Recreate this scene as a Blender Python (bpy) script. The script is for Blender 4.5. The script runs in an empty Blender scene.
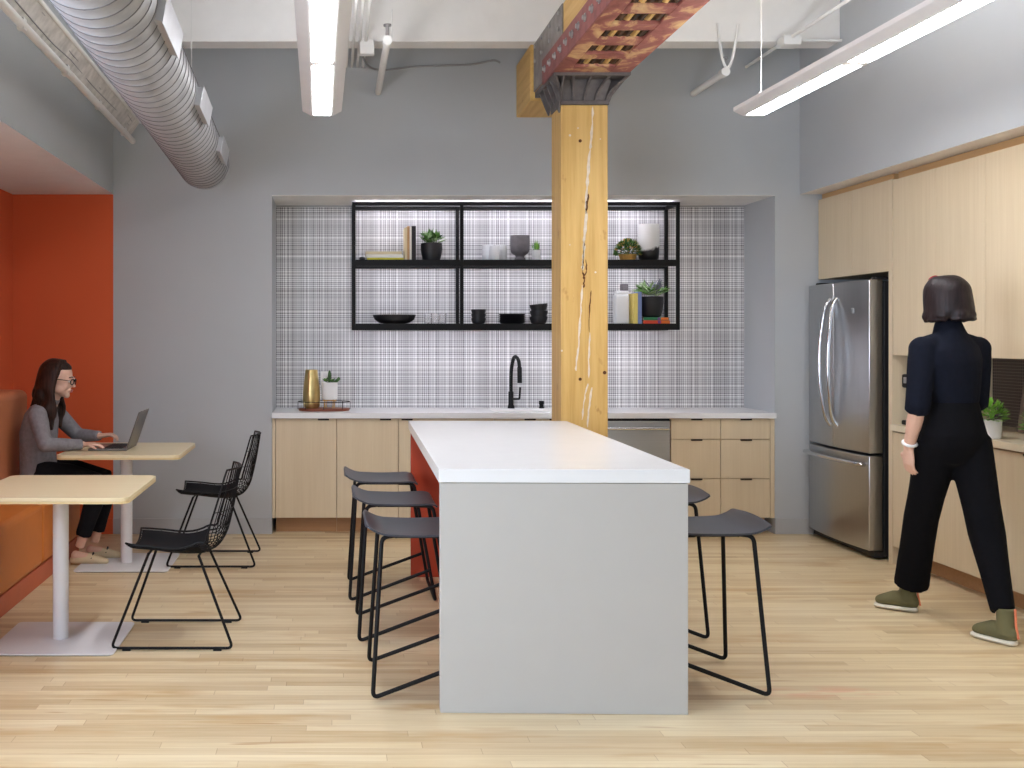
import bpy, math, random
from mathutils import Vector, Matrix
random.seed(7)
PI = math.pi
S = bpy.context.scene
COL = S.collection
R = math.radians

# ------------------------------------------------------------------ materials
def srgb(r, g, b):
    def f(c):
        c /= 255.0
        return c/12.92 if c <= .04045 else ((c+.055)/1.055)**2.4
    return (f(r), f(g), f(b), 1)

class NT:
    def __init__(s, name):
        s.m = bpy.data.materials.new(name); s.m.use_nodes = True
        s.t = s.m.node_tree; s.n = s.t.nodes; s.b = s.n['Principled BSDF']
        s._oc = None
    def link(s, a, b): s.t.links.new(a, b)
    def oc(s):
        if not s._oc: s._oc = s.n.new('ShaderNodeTexCoord').outputs['Object']
        return s._oc
    def sep(s):
        x = s.n.new('ShaderNodeSeparateXYZ'); s.link(s.oc(), x.inputs[0]); return x.outputs
    def math(s, op, a, b=None, c=None):
        n = s.n.new('ShaderNodeMath'); n.operation = op
        for i, v in enumerate((a, b, c)):
            if v is None: continue
            if isinstance(v, (int, float)): n.inputs[i].default_value = v
            else: s.link(v, n.inputs[i])
        return n.outputs[0]
    def noise(s, scale=5, sc=(1, 1, 1), detail=3, rough=.5, vec=None, dist=0):
        mp = s.n.new('ShaderNodeMapping'); mp.inputs['Scale'].default_value = sc
        s.link(vec or s.oc(), mp.inputs[0])
        n = s.n.new('ShaderNodeTexNoise'); n.inputs['Scale'].default_value = scale
        n.inputs['Detail'].default_value = detail; n.inputs['Roughness'].default_value = rough
        n.inputs['Distortion'].default_value = dist
        s.link(mp.outputs[0], n.inputs['Vector']); return n.outputs['Fac']
    def ramp(s, fac, stops, interp='LINEAR'):
        r = s.n.new('ShaderNodeValToRGB'); r.color_ramp.interpolation = interp
        e = r.color_ramp.elements
        while len(e) > 1: e.remove(e[-1])
        e[0].position, e[0].color = stops[0][0], stops[0][1]
        for p, c in stops[1:]:
            k = e.new(p); k.color = c
        s.link(fac, r.inputs[0]); return r.outputs[0]
    def mix(s, fac, a, b, mode='MIX'):
        n = s.n.new('ShaderNodeMix'); n.data_type = 'RGBA'; n.blend_type = mode
        for i, v in ((0, fac), (6, a), (7, b)):
            if isinstance(v, (int, float)): n.inputs[i].default_value = v
            elif isinstance(v, tuple): n.inputs[i].default_value = v
            else: s.link(v, n.inputs[i])
        return n.outputs[2]
    def wn(s, x, y=None):
        n = s.n.new('ShaderNodeTexWhiteNoise')
        if y is None:
            n.noise_dimensions = '1D'; s.link(x, n.inputs['W'])
        else:
            n.noise_dimensions = '2D'; c = s.n.new('ShaderNodeCombineXYZ')
            s.link(x, c.inputs[0]); s.link(y, c.inputs[1]); s.link(c.outputs[0], n.inputs['Vector'])
        return n.outputs['Value']
    def bump(s, h, strength=.3, dist=.002):
        b = s.n.new('ShaderNodeBump'); b.inputs['Strength'].default_value = strength
        b.inputs['Distance'].default_value = dist
        s.link(h, b.inputs['Height']); s.link(b.outputs[0], s.b.inputs['Normal'])
    def set(s, col=None, rough=.5, metal=0, **k):
        if col is not None:
            if isinstance(col, tuple): s.b.inputs['Base Color'].default_value = col
            else: s.link(col, s.b.inputs['Base Color'])
        if isinstance(rough, (int, float)): s.b.inputs['Roughness'].default_value = rough
        else: s.link(rough, s.b.inputs['Roughness'])
        s.b.inputs['Metallic'].default_value = metal
        for a, v in k.items(): s.b.inputs[a.replace('_', ' ')].default_value = v
        return s.m

def plain(name, c, rough=.5, metal=0, var=.05, scale=8, bump=0, bscale=200, **k):
    t = NT(name); base = srgb(*c)
    lo = tuple(x*(1-var) for x in base[:3])+(1,); hi = tuple(min(1, x*(1+var)) for x in base[:3])+(1,)
    f = t.noise(scale)
    col = t.ramp(f, [(.3, lo), (.7, hi)])
    if bump: t.bump(t.noise(bscale, detail=2), bump, .001)
    return t.set(col, rough, metal, **k)

def glow(name, c, strength):
    t = NT(name); t.set(srgb(*c), .5)
    t.b.inputs['Emission Color'].default_value = srgb(*c); t.b.inputs['Emission Strength'].default_value = strength
    return t.m

def wood(name, c1, c2, axis='z', rough=.45, fine=60, var2=None):
    t = NT(name)
    sc = {'z': (1, 1, .03), 'x': (.03, 1, 1), 'y': (1, .03, 1)}[axis]
    f = t.noise(fine, sc, 4, .6); g = t.noise(fine*.15, sc, 2, .5, dist=.6)
    col = t.ramp(f, [(.3, srgb(*c1)), (.7, srgb(*c2))])
    col = t.mix(.35, col, t.ramp(g, [(.35, srgb(*c1)), (.65, srgb(*c2))]))
    t.bump(f, .08, .001)
    return t.set(col, rough)

def floor_mat():
    t = NT('maple_floor'); o = t.sep()
    w = .057
    row = t.math('FLOOR', t.math('DIVIDE', o[1], w))
    off = t.math('MULTIPLY', t.wn(row), 7.3)
    xs = t.math('DIVIDE', t.math('ADD', o[0], off), .95)
    coln = t.math('FLOOR', xs)
    v = t.wn(row, coln)
    base = t.ramp(v, [(0, srgb(192, 162, 116)), (.14, srgb(209, 184, 142)), (.5, srgb(225, 205, 165)), (.8, srgb(235, 218, 182)), (1, srgb(204, 176, 132))])
    g = t.noise(30, (.06, 1.4, 1), 4, .6, dist=.4)
    base = t.mix(.34, base, t.ramp(g, [(.3, srgb(192, 163, 118)), (.7, srgb(236, 221, 188))]))
    st = t.noise(3.0, (.35, 1.7, 1), 3, .65)
    base = t.mix(t.ramp(st, [(.55, (0, 0, 0, 1)), (.72, (.75, .75, .75, 1))]), base, srgb(196, 156, 98))
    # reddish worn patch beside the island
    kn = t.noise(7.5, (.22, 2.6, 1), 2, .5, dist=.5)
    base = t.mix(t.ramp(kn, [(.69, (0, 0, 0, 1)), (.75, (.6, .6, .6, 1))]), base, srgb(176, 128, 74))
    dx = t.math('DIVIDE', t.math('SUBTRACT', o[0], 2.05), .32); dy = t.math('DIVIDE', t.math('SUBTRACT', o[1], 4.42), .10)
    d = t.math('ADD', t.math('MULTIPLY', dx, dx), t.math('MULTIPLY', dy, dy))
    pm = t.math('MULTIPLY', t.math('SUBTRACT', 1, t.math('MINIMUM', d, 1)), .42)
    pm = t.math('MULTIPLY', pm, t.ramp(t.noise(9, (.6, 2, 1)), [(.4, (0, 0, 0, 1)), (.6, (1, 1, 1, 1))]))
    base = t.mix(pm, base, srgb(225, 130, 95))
    fy = t.math('FRACT', t.math('DIVIDE', o[1], w)); fx = t.math('FRACT', xs)
    gy = t.math('LESS_THAN', fy, .035); gx = t.math('LESS_THAN', fx, .003)
    gap = t.math('MAXIMUM', gy, gx)
    base = t.mix(t.math('MULTIPLY', gap, .45), base, srgb(150, 110, 70))
    t.bump(t.math('SUBTRACT', 1, gap), .2, .001)
    rr = t.ramp(t.noise(2), [(.3, (.3, .3, .3, 1)), (.7, (.42, .42, .42, 1))])
    return t.set(base, rr)

def plaid_mat():
    t = NT('plaid_mosaic_tile'); o = t.sep()
    def axis(c, seed):
        w = .0167
        q = t.math('DIVIDE', t.math('ADD', c, 5.0+seed*.013), w)
        k = t.math('FLOOR', q); f = t.math('FRACT', q)
        r = t.wn(t.math('ADD', k, seed)); r2 = t.wn(t.math('ADD', k, seed+77.0))
        dark = t.ramp(r, [(0, (.03, .03, .035, 1)), (.10, (.13, .13, .14, 1)), (.35, (.30, .30, .31, 1)), (.75, (.52, .52, .53, 1))], 'CONSTANT')
        lite = t.ramp(r2, [(0, (.60, .60, .61, 1)), (.5, (.76, .76, .77, 1)), (.82, (1, 1, 1, 1))], 'CONSTANT')
        v = t.mix(t.math('LESS_THAN', f, .42), lite, dark)
        per = t.math('FRACT', t.math('DIVIDE', q, 9.0))
        v = t.mix(t.math('LESS_THAN', per, .052), v, (1, 1, 1, 1))
        dl = t.math('MULTIPLY', t.math('GREATER_THAN', per, .052), t.math('LESS_THAN', per, .10))
        return t.mix(t.math('MULTIPLY', dl, .6), v, (.08, .08, .09, 1))
    c = t.mix(.5, axis(o[0], 3.0), axis(o[2], 17.0))
    c = t.mix(1.0, c, srgb(250, 249, 250), 'MULTIPLY')
    return t.set(c, .3)

def brown_tile():
    t = NT('brown_mosaic'); o = t.sep()
    fy = t.math('LESS_THAN', t.math('FRACT', t.math('DIVIDE', o[1], .02)), .2)
    fz = t.math('LESS_THAN', t.math('FRACT', t.math('DIVIDE', o[2], .02)), .2)
    c = t.mix(t.math('MAXIMUM', fy, fz), srgb(62, 48, 40), srgb(120, 104, 92))
    return t.set(c, .3)

def wall_grey(name, c=(180, 184, 187)):
    return plain(name, c, .85, var=.015, scale=2, bump=.06, bscale=90)

def rust_mat():
    t = NT('rusted_red_steel_with_yellow_paint')
    n = t.noise(5.5, (1.0, .8, 1), 5, .62, dist=.8)
    c = t.ramp(n, [(.36, srgb(134, 76, 68)), (.50, srgb(160, 98, 88)), (.55, srgb(196, 150, 112)), (.66, srgb(216, 184, 132))])
    t.bump(n, .4, .004)
    return t.set(c, .6, .1)

def timber_mat(name, axis):
    t = NT(name)
    sc = {'z': (1, 1, .05), 'y': (1, .05, 1)}[axis]
    g = t.noise(26, sc, 5, .6, dist=.3)
    c = t.ramp(g, [(.25, srgb(196, 152, 82)), (.5, srgb(214, 174, 102)), (.75, srgb(224, 188, 118))])
    k = t.noise(9, (1, 1, .6), 3, .7)
    c = t.mix(t.ramp(k, [(.66, (0, 0, 0, 1)), (.74, (.5, .5, .5, 1))]), c, srgb(160, 100, 48))
    t.bump(g, .35, .004)
    return t.set(c, .5)

def duct_mat():
    t = NT('galvanised_duct'); o = t.sep()
    f = t.noise(12, (1, 1, 1), 3)
    c = t.ramp(f, [(.3, srgb(152, 153, 156)), (.7, srgb(170, 171, 174))])
    return t.set(c, .45, .2)

def steel_brushed(name, c=(188, 189, 190), axis='z', rough=.28):
    t = NT(name)
    f = t.noise(120, {'z': (1, 1, .01), 'x': (.01, 1, 1)}[axis], 2)
    col = t.ramp(f, [(.3, tuple(x*.94 for x in srgb(*c)[:3])+(1,)), (.7, srgb(*c))])
    t.bump(f, .04, .0005)
    return t.set(col, rough, 1)

M = {}
M['floor'] = floor_mat(); M['plaid'] = plaid_mat(); M['browntile'] = brown_tile()
M['grey'] = wall_grey('grey_wall_paint'); M['grey_trim'] = wall_grey('grey_trim_paint', (176, 177, 179))
M['orange'] = wall_grey('orange_wall_paint', (214, 97, 54))
M['white'] = plain('white_paint', (232, 231, 229), .7, var=.02, bump=.1, bscale=30)
M['offwhite'] = plain('off_white_paint', (228, 222, 214), .75, var=.02)
M['coolwhite'] = plain('cool_white_soffit_paint', (222, 230, 240), .75, var=.02)
M['ceil'] = plain('white_ceiling_paint', (226, 228, 230), .8, var=.02)
M['oak'] = wood('pale_rift_oak', (207, 188, 156), (218, 201, 171), 'z')
M['oak_edge'] = wood('oak_edge', (190, 150, 100), (205, 165, 115), 'y')
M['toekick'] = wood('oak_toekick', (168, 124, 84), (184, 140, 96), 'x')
M['birch'] = wood('birch_tabletop', (228, 211, 170), (236, 221, 184), 'x', .35, 30)
M['birch_edge'] = wood('birch_table_edge', (214, 190, 138), (226, 204, 152), 'x', .4, 60)
M['quartz'] = plain('white_quartz', (229, 230, 231), .25, var=.01)
M['islgrey'] = plain('light_grey_laminate', (184, 182, 178), .5, var=.01)
M['islorange'] = plain('orange_laminate', (178, 66, 34), .5, var=.03)
M['black'] = plain('black_powder_coat', (17, 17, 19), .5, var=.1, Specular_IOR_Level=.22)
M['blackfab'] = plain('black_seat_fabric', (20, 20, 23), .85, var=.1, bump=.3, bscale=300, Specular_IOR_Level=.15)
M['stoolseat'] = plain('charcoal_moulded_seat', (58, 60, 68), .38, var=.05)
M['steel'] = steel_brushed('brushed_stainless'); M['steelx'] = steel_brushed('brushed_stainless_side', axis='x')
M['chrome'] = plain('polished_handle', (205, 206, 208), .16, 1, var=.02)
M['fridge_black'] = plain('black_fridge_side', (22, 22, 24), .5)
M['iron'] = plain('dark_cast_iron', (104, 98, 96), .55, .4, var=.2, scale=25, bump=.5, bscale=60)
M['plategrey'] = plain('grey_steel_plate', (146, 140, 136), .5, .4, var=.2, scale=12)
M['rust'] = rust_mat(); M['redsteel'] = plain('red_primed_steel', (142, 84, 80), .55, .1, var=.25, scale=14, bump=.3, bscale=50)
M['bolt'] = plain('zinc_bolt', (170, 168, 170), .35, .8, var=.2)
M['timber'] = timber_mat('yellow_pine_column', 'z'); M['timbery'] = timber_mat('yellow_pine_beam', 'y')
M['crackw'] = plain('white_crack_filler', (225, 212, 192), .8, var=.1, scale=40)
M['crackd'] = plain('dark_wood_crack', (96, 56, 26), .9, var=.3, scale=40)
M['darkwood'] = plain('dark_slot_wood', (70, 45, 22), .9, var=.9, scale=18)  # dark brown wood inside the bottom plate slots
M['duct'] = duct_mat(); M['seam'] = plain('duct_seam', (104, 102, 104), .7, .1)
M['diff'] = glow('lit_diffuser', (252, 252, 255), 33.0); M['uplight'] = glow('lit_uplight', (252, 252, 255), 19.0)
M['led'] = glow('shelf_led', (248, 244, 255), 22.0)
M['niche_fill'] = glow('added_niche_fill_glow', (248, 246, 255), 7.0)  # glow of the strips added to lift the niche ceiling
M['leather'] = plain('orange_leather', (203, 120, 52), .45, var=.06, scale=4, bump=.15, bscale=120)
M['leatherback'] = plain('tan_orange_backrest', (196, 122, 82), .6, var=.04, scale=4, bump=.2, bscale=200)
M['terracotta'] = plain('terracotta_plinth', (190, 98, 66), .5, var=.04)
M['whitemetal'] = plain('white_powder_coat', (226, 226, 228), .4, var=.02)
M['skin'] = plain('skin', (226, 184, 162), .5, var=.05, scale=12)
M['skin2'] = plain('skin_walking_person', (226, 184, 162), .5, var=.05, scale=12)  # same tone as the seated person's skin
def cloth(name, c, s2=260):
    return plain(name, c, .9, var=.12, scale=40, bump=.4, bscale=s2, Specular_IOR_Level=.12)
M['shirt'] = cloth('grey_heathered_shirt', (132, 129, 133)); M['trouser'] = cloth('black_trousers', (26, 26, 30))
M['navy'] = cloth('dark_navy_top', (20, 23, 34)); M['slack'] = cloth('black_wide_trousers', (14, 14, 18))
def hairmat(name, a, b):
    t = NT(name); f = t.noise(90, (1, 1, .08), 3)
    t.bump(f, .5, .003)
    return t.set(t.ramp(f, [(.3, srgb(*a)), (.7, srgb(*b))]), .45, Specular_IOR_Level=.25)
M['hair'] = hairmat('dark_brown_hair', (26, 16, 13), (62, 40, 32)); M['hair2'] = hairmat('near_black_hair', (20, 15, 17), (44, 33, 35))
M['lip'] = plain('lips', (180, 100, 92), .45); M['eyew'] = plain('eye_white', (235, 232, 228), .3); M['iris'] = plain('dark_iris', (40, 28, 20), .2)
M['cream'] = plain('cream_shoe_suede', (214, 196, 160), .8); M['olive'] = plain('olive_suede', (102, 98, 66), .85, var=.1)
M['sole'] = plain('white_rubber_sole', (222, 216, 200), .6); M['salmon'] = plain('salmon_pull_tab', (222, 128, 92), .7)
M['red'] = plain('dark_red_headband', (150, 22, 34), .6)
M['laptop'] = plain('grey_aluminium', (112, 108, 102), .35, .6); M['keys'] = plain('black_keys', (22, 22, 24), .5)
M['screen'] = plain('dark_screen', (16, 17, 20), .15)
M['gold'] = plain('brushed_gold', (206, 182, 124), .28, .9, var=.15, scale=10)
M['ceramic'] = plain('white_ceramic', (238, 237, 235), .3, var=.01); M['blackcer'] = plain('black_stoneware', (30, 30, 33), .5)
M['greycer'] = plain('ribbed_grey_stoneware', (104, 100, 104), .75, var=.1, scale=30)
M['soil'] = plain('soil', (60, 45, 34), .95, var=.3, scale=80)
M['leaf'] = plain('green_leaf', (92, 138, 62), .5, var=.3, scale=30); M['leafd'] = plain('deep_green_leaf', (62, 98, 48), .55, var=.35, scale=40)
M['leafp'] = plain('pale_grey_green_leaf', (152, 176, 132), .5, var=.3, scale=30); M['leafv'] = plain('violet_green_leaf', (126, 128, 142), .5, var=.4, scale=60)
M['leafb'] = plain('bright_green_leaf', (122, 176, 62), .45, var=.25, scale=25)
M['walnut'] = wood('walnut_tray', (112, 58, 40), (140, 76, 52), 'x'); M['tan'] = plain('tan_cane', (206, 160, 84), .7, var=.2, scale=50)
for n, c in dict(bk_white=(236, 234, 226), bk_yellow=(216, 208, 60), bk_tan=(196, 154, 108), bk_black=(28, 26, 28), bk_cream=(222, 208, 170),
                 bk_blue=(120, 140, 190), bk_green=(40, 120, 80), bk_red=(214, 72, 40), bk_orange=(238, 120, 40), bk_pages=(238, 232, 216),
                 bk_lemon=(232, 214, 120), bk_violet=(120, 70, 150)).items():
    M[n] = plain(n, c, .6, var=.04)
gt = NT('clear_glass'); M['glass'] = gt.set((1, 1, 1, 1), .03, 0, Transmission_Weight=.9, IOR=1.3, Alpha=.55)
M['frost'] = plain('frosted_white_glass', (240, 242, 244), .3, var=.01, Alpha=.75)
gb = NT('white_to_black_glaze'); o_ = gb.sep()
edge = gb.math('ADD', o_[2], gb.math('MULTIPLY', gb.noise(20), .05)); edge = gb.math('SUBTRACT', edge, gb.math('MULTIPLY', o_[0], .25))
M['dip'] = gb.set(gb.ramp(edge, [(.108, srgb(24, 24, 26)), (.125, srgb(232, 233, 234))]), .35)
M['galv'] = plain('galvanised_sheet', (186, 187, 192), .4, .4, var=.05)
M['cable'] = plain('grey_cable', (150, 150, 150), .5, .3)
M['board'] = plain('brown_grey_board', (116, 100, 86), .6, var=.1, scale=5)
M['pipe'] = plain('painted_white_pipe', (224, 224, 222), .55, var=.04)
M['traymat'] = plain('dusty_channel', (206, 203, 198), .7, .2, var=.2, scale=15)

# ------------------------------------------------------------------ mesh building
class MB:
    def __init__(s): s.v = []; s.f = []; s.mi = []; s.cur = 0
    def add(s, vs, fs):
        b = len(s.v); s.v += [tuple(v) for v in vs]
        for f in fs: s.f.append([b+i for i in f]); s.mi.append(s.cur)
        return s
    def box(s, x0, x1, y0, y1, z0, z1):
        vs = [(x, y, z) for z in (z0, z1) for y in (y0, y1) for x in (x0, x1)]
        return s.add(vs, [(0, 2, 3, 1), (4, 5, 7, 6), (0, 1, 5, 4), (2, 6, 7, 3), (0, 4, 6, 2), (1, 3, 7, 5)])
    def hexa(s, p):   # 8 points, bottom loop 0-3 then top loop 4-7
        return s.add(p, [(3, 2, 1, 0), (4, 5, 6, 7), (0, 1, 5, 4), (1, 2, 6, 5), (2, 3, 7, 6), (3, 0, 4, 7)])
    def rings(s, rings, cap=True, closed=False):
        n = len(rings[0]); vs = [p for r in rings for p in r]; fs = []
        m = len(rings)
        for i in range(m if closed else m-1):
            a = i*n; b = ((i+1) % m)*n
            for j in range(n):
                k = (j+1) % n; fs.append((a+j, a+k, b+k, b+j))
        if cap and not closed:
            fs.append(tuple(reversed(range(n)))); fs.append(tuple((m-1)*n+j for j in range(n)))
        return s.add(vs, fs)
    def tube(s, pts, r, n=8, closed=False, cap=True):
        pts = [Vector(p) for p in pts]; m = len(pts)
        rs = r if isinstance(r, (list, tuple)) else [r]*m
        rings = []; prev = None
        for i, p in enumerate(pts):
            if closed: t = pts[(i+1) % m]-pts[i-1]
            else: t = pts[min(i+1, m-1)]-pts[max(i-1, 0)]
            t.normalize()
            if prev is None:
                a = Vector((0, 0, 1)) if abs(t.z) < .9 else Vector((1, 0, 0))
                u = t.cross(a).normalized()
            else:
                u = (prev-t*prev.dot(t)).normalized()
            prev = u; w = t.cross(u)
            rings.append([p+(u*math.cos(2*PI*k/n)+w*math.sin(2*PI*k/n))*rs[i] for k in range(n)])
        return s.rings(rings, cap, closed)
    def lathe(s, cx, cy, prof, n=24, cap=True):   # prof: (radius, z)
        return s.rings([[(cx+r*math.cos(2*PI*k/n), cy+r*math.sin(2*PI*k/n), z) for k in range(n)] for r, z in prof], cap)
    def loft(s, sec, n=14, ref=(0, 1, 0)):   # sec: (centre, a, b[, ref]); a along ref-ish side axis, b along the other
        rings = []; m = len(sec); C = [Vector(q[0]) for q in sec]
        for i, q in enumerate(sec):
            t = (C[min(i+1, m-1)]-C[max(i-1, 0)]).normalized()
            rf = Vector(q[3]) if len(q) > 3 else Vector(ref)
            u = (rf-t*rf.dot(t)).normalized(); w = t.cross(u)
            rings.append([C[i]+u*(q[1]*math.cos(2*PI*k/n))+w*(q[2]*math.sin(2*PI*k/n)) for k in range(n)])
        # rounded ends
        def end(i, sgn):
            t = (C[1]-C[0] if i == 0 else C[-1]-C[-2]).normalized()*sgn
            q = rings[i]; c = C[i]; rr = min(sec[i][1], sec[i][2])
            return [[c+(p-c)*.7+t*rr*.6 for p in q], [c+(p-c)*.2+t*rr*.85 for p in q]]
        e0 = end(0, -1); e1 = end(-1, 1)
        return s.rings([e0[1], e0[0]]+rings+e1)
    def ell(s, c, r, n=16, m=10, rot=None):
        c = Vector(c); rings = []
        for i in range(m+1):
            th = max(.02, min(PI-.02, PI*i/m)); ring = []
            for k in range(n):
                ph = 2*PI*k/n
                v = Vector((r[0]*math.sin(th)*math.cos(ph), r[1]*math.sin(th)*math.sin(ph), -r[2]*math.cos(th)))
                if rot: v = rot @ v
                ring.append(c+v)
            rings.append(ring)
        return s.rings(rings)
    def prism(s, poly, a, b, axis='y'):   # poly 2-D list extruded between a and b
        def P(u, v, w):
            return {'y': (u, w, v), 'z': (u, v, w), 'x': (w, u, v)}[axis]
        n = len(poly)
        vs = [P(u, v, a) for u, v in poly]+[P(u, v, b) for u, v in poly]
        fs = [tuple(range(n)), tuple(reversed(range(n, 2*n)))]
        fs += [(i, n+i, n+(i+1) % n, (i+1) % n) for i in range(n)]
        return s.add(vs, fs)
    def xf(s, mtx, start=0):
        s.v[start:] = [tuple(mtx @ Vector(v)) for v in s.v[start:]]; return s
    def build(s, name, mats, parent=None, smooth=False, bevel=0, seg=2, remesh=0, sm=0, sub=0, loc=None, rz=0):
        me = bpy.data.meshes.new(name); me.from_pydata(s.v, [], s.f)
        if not isinstance(mats, (list, tuple)): mats = [mats]
        for m in mats: me.materials.append(m)
        if len(mats) > 1:
            for p, i in zip(me.polygons, s.mi): p.material_index = i
        import bmesh
        bm = bmesh.new(); bm.from_mesh(me); bmesh.ops.recalc_face_normals(bm, faces=bm.faces); bm.to_mesh(me); bm.free()
        if smooth:
            for p in me.polygons: p.use_smooth = True
        o = bpy.data.objects.new(name, me); COL.objects.link(o)
        if parent: o.parent = parent
        if loc: o.location = loc
        if rz: o.rotation_euler.z = rz
        if bevel:
            b = o.modifiers.new('bevel', 'BEVEL'); b.width = bevel; b.segments = seg; b.limit_method = 'ANGLE'; b.angle_limit = R(40)
            b.harden_normals = False
        if remesh:
            q = o.modifiers.new('remesh', 'REMESH'); q.mode = 'VOXEL'; q.voxel_size = remesh; q.use_smooth_shade = True
        if sm:
            q = o.modifiers.new('smooth', 'SMOOTH'); q.factor = .5; q.iterations = sm
        if sub:
            q = o.modifiers.new('sub', 'SUBSURF'); q.levels = sub; q.render_levels = sub
        if smooth and not remesh and not sub:
            try: me.set_sharp_from_angle(angle=R(40))
            except Exception: pass
        return o

def tag(o, label=None, cat=None, group=None, kind=None):
    if label: o['label'] = label
    if cat: o['category'] = cat
    if group: o['group'] = group
    if kind: o['kind'] = kind
    return o
def thing(name, label, cat, loc=(0, 0, 0), rz=0, group=None):
    o = bpy.data.objects.new(name, None); COL.objects.link(o); o.empty_display_size = .1
    o.location = loc; o.rotation_euler = (0, 0, rz); return tag(o, label, cat, group)
def struct(name, mb, mats, **k):
    o = mb.build(name, mats, **k); o['kind'] = 'structure'; return o
def kids(o): return [c for c in bpy.data.objects if c.parent == o]
def copy_tree(o, parent=None, label=None):
    c = o.copy(); COL.objects.link(c)
    if parent: c.parent = parent
    if label: c['label'] = label
    for ch in kids(o): copy_tree(ch, c)
    return c
def arc(pts, r, n=5):
    """polyline with rounded corners"""
    P = [Vector(p) for p in pts]; out = [P[0]]
    for i in range(1, len(P)-1):
        a = (P[i-1]-P[i]); b = (P[i+1]-P[i]); d = min(r, a.length*.45, b.length*.45)
        A = P[i]+a.normalized()*d; B = P[i]+b.normalized()*d
        for k in range(n+1):
            t = k/n; out.append(A*(1-t)**2+P[i]*2*t*(1-t)+B*t*t)
    out.append(P[-1]); return out
def cr(P, n=6):
    """catmull-rom through tuples of any length"""
    out = []; m = len(P)
    for i in range(m-1):
        p0 = P[max(i-1, 0)]; p1 = P[i]; p2 = P[i+1]; p3 = P[min(i+2, m-1)]
        for k in range(n):
            t = k/n
            out.append(tuple(.5*((2*b)+(-a+c)*t+(2*a-5*b+4*c-d)*t*t+(-a+3*b-3*c+d)*t**3) for a, b, c, d in zip(p0, p1, p2, p3)))
    out.append(tuple(P[-1])); return out

# ------------------------------------------------------------------ camera (shift lens, looking straight at the back wall)
H = 1.48; F = 1059.0; VX, VY = 333.0, 338.0
cd = bpy.data.cameras.new('camera'); cam = bpy.data.objects.new('camera', cd); COL.objects.link(cam)
cam.location = (0, 0, H); cam.rotation_euler = (PI/2, 0, 0)
cd.sensor_width = 36; cd.lens = F/1024*36; cd.shift_x = (512-VX)/1024; cd.shift_y = -(384-VY)/1024
S.camera = cam
def at(px, py, Y): return ((px-VX)*Y/F, Y, H-(py-VY)*Y/F)

# ------------------------------------------------------------------ room
YB = 8.0; YF = -3.4; ZC = 3.95
XL = -2.42; XR = 4.32; NX0, NX1, NY, NZ = -.461, 3.338, 8.6, 2.556
BX = -1.66; SX = 3.525; SZ = 2.565
struct('floor', MB().box(XL-.1, XR+.1, YF-.1, 8.75, -.1, 0), M['floor'])
struct('ceiling', MB().box(XL-.1, XR+.1, YF-.1, 8.75, ZC, ZC+.1), M['ceil'])
w = MB(); w.box(BX, NX0, YB, 8.75, 0, ZC).box(NX1, XR+.1, YB, 8.75, 0, ZC).box(NX0, NX1, YB, 8.75, NZ+.004, ZC).box(NX0, NX1, NY+.01, 8.75, 0, NZ+.004)
w.cur = 1; w.box(XL, BX, YB, 8.75, 0, ZC)
w.cur = 2; w.box(NX0, NX1, YB+.001, NY+.01, NZ, NZ+.004)
struct('wall_back', w, [M['grey'], M['orange'], M['white']])
lw = MB()
LW = [(-3.1, -.6), (0.3, 3.1)]
lw.box(XL-.1, XL, YF, 3.2, 0, .6).box(XL-.1, XL, YF, 3.2, 2.5, ZC).box(XL-.1, XL, YF, LW[0][0], .6, 2.5).box(XL-.1, XL, LW[0][1], LW[1][0], .6, 2.5).box(XL-.1, XL, LW[1][1], 3.2, .6, 2.5)
lw.cur = 1; lw.box(XL-.1, XL, 3.2, 8.75, 0, ZC)
struct('wall_left', lw, [M['white'], M['orange']])
for i, (a, b) in enumerate(LW):
    g = MB()
    for y0, y1, z0, z1 in ((a, a+.05, .6, 2.5), (b-.05, b, .6, 2.5), (a+.05, b-.05, .6, .65), (a+.05, b-.05, 2.45, 2.5), ((a+b)/2-.02, (a+b)/2+.02, .65, 2.45)):
        g.box(XL-.08, XL-.02, y0, y1, z0, z1)
    struct('window_%d' % (i+4), g, M['white'])
struct('wall_right', MB().box(XR, XR+.1, YF, 8.75, 0, ZC), M['grey'])
rw = MB()
wx = [(-2.0, -.35), (.15, 1.8), (2.3, 3.95)]
rw.box(XL, XR, YF-.1, YF, 0, .7).box(XL, XR, YF-.1, YF, 3.3, ZC)
px = [XL]+[v for a in wx for v in a]+[XR]
for i in range(0, 8, 2): rw.box(px[i], px[i+1], YF-.1, YF, .7, 3.3)
struct('wall_front', rw, M['grey'])
for i, (a, b) in enumerate(wx):
    g = MB()
    for x0, x1, z0, z1 in ((a, a+.05, .7, 3.3), (b-.05, b, .7, 3.3), (a+.05, b-.05, .7, .75), (a+.05, b-.05, 3.25, 3.3), ((a+b)/2-.02, (a+b)/2+.02, .75, 3.25), (a+.05, b-.05, 2.4, 2.44)):
        g.box(x0, x1, YF-.08, YF-.02, z0, z1)
    struct('window_%d' % (i+1), g, M['white'])
struct('backsplash_tile' if 0 else 'wall_tile', MB().box(NX0, NX1, NY, NY+.01, .88, NZ), M['plaid'])
struct('trim_1', MB().box(NX0, NX1, NY-.006, NY, NZ-.014, NZ), M['grey_trim'])
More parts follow.
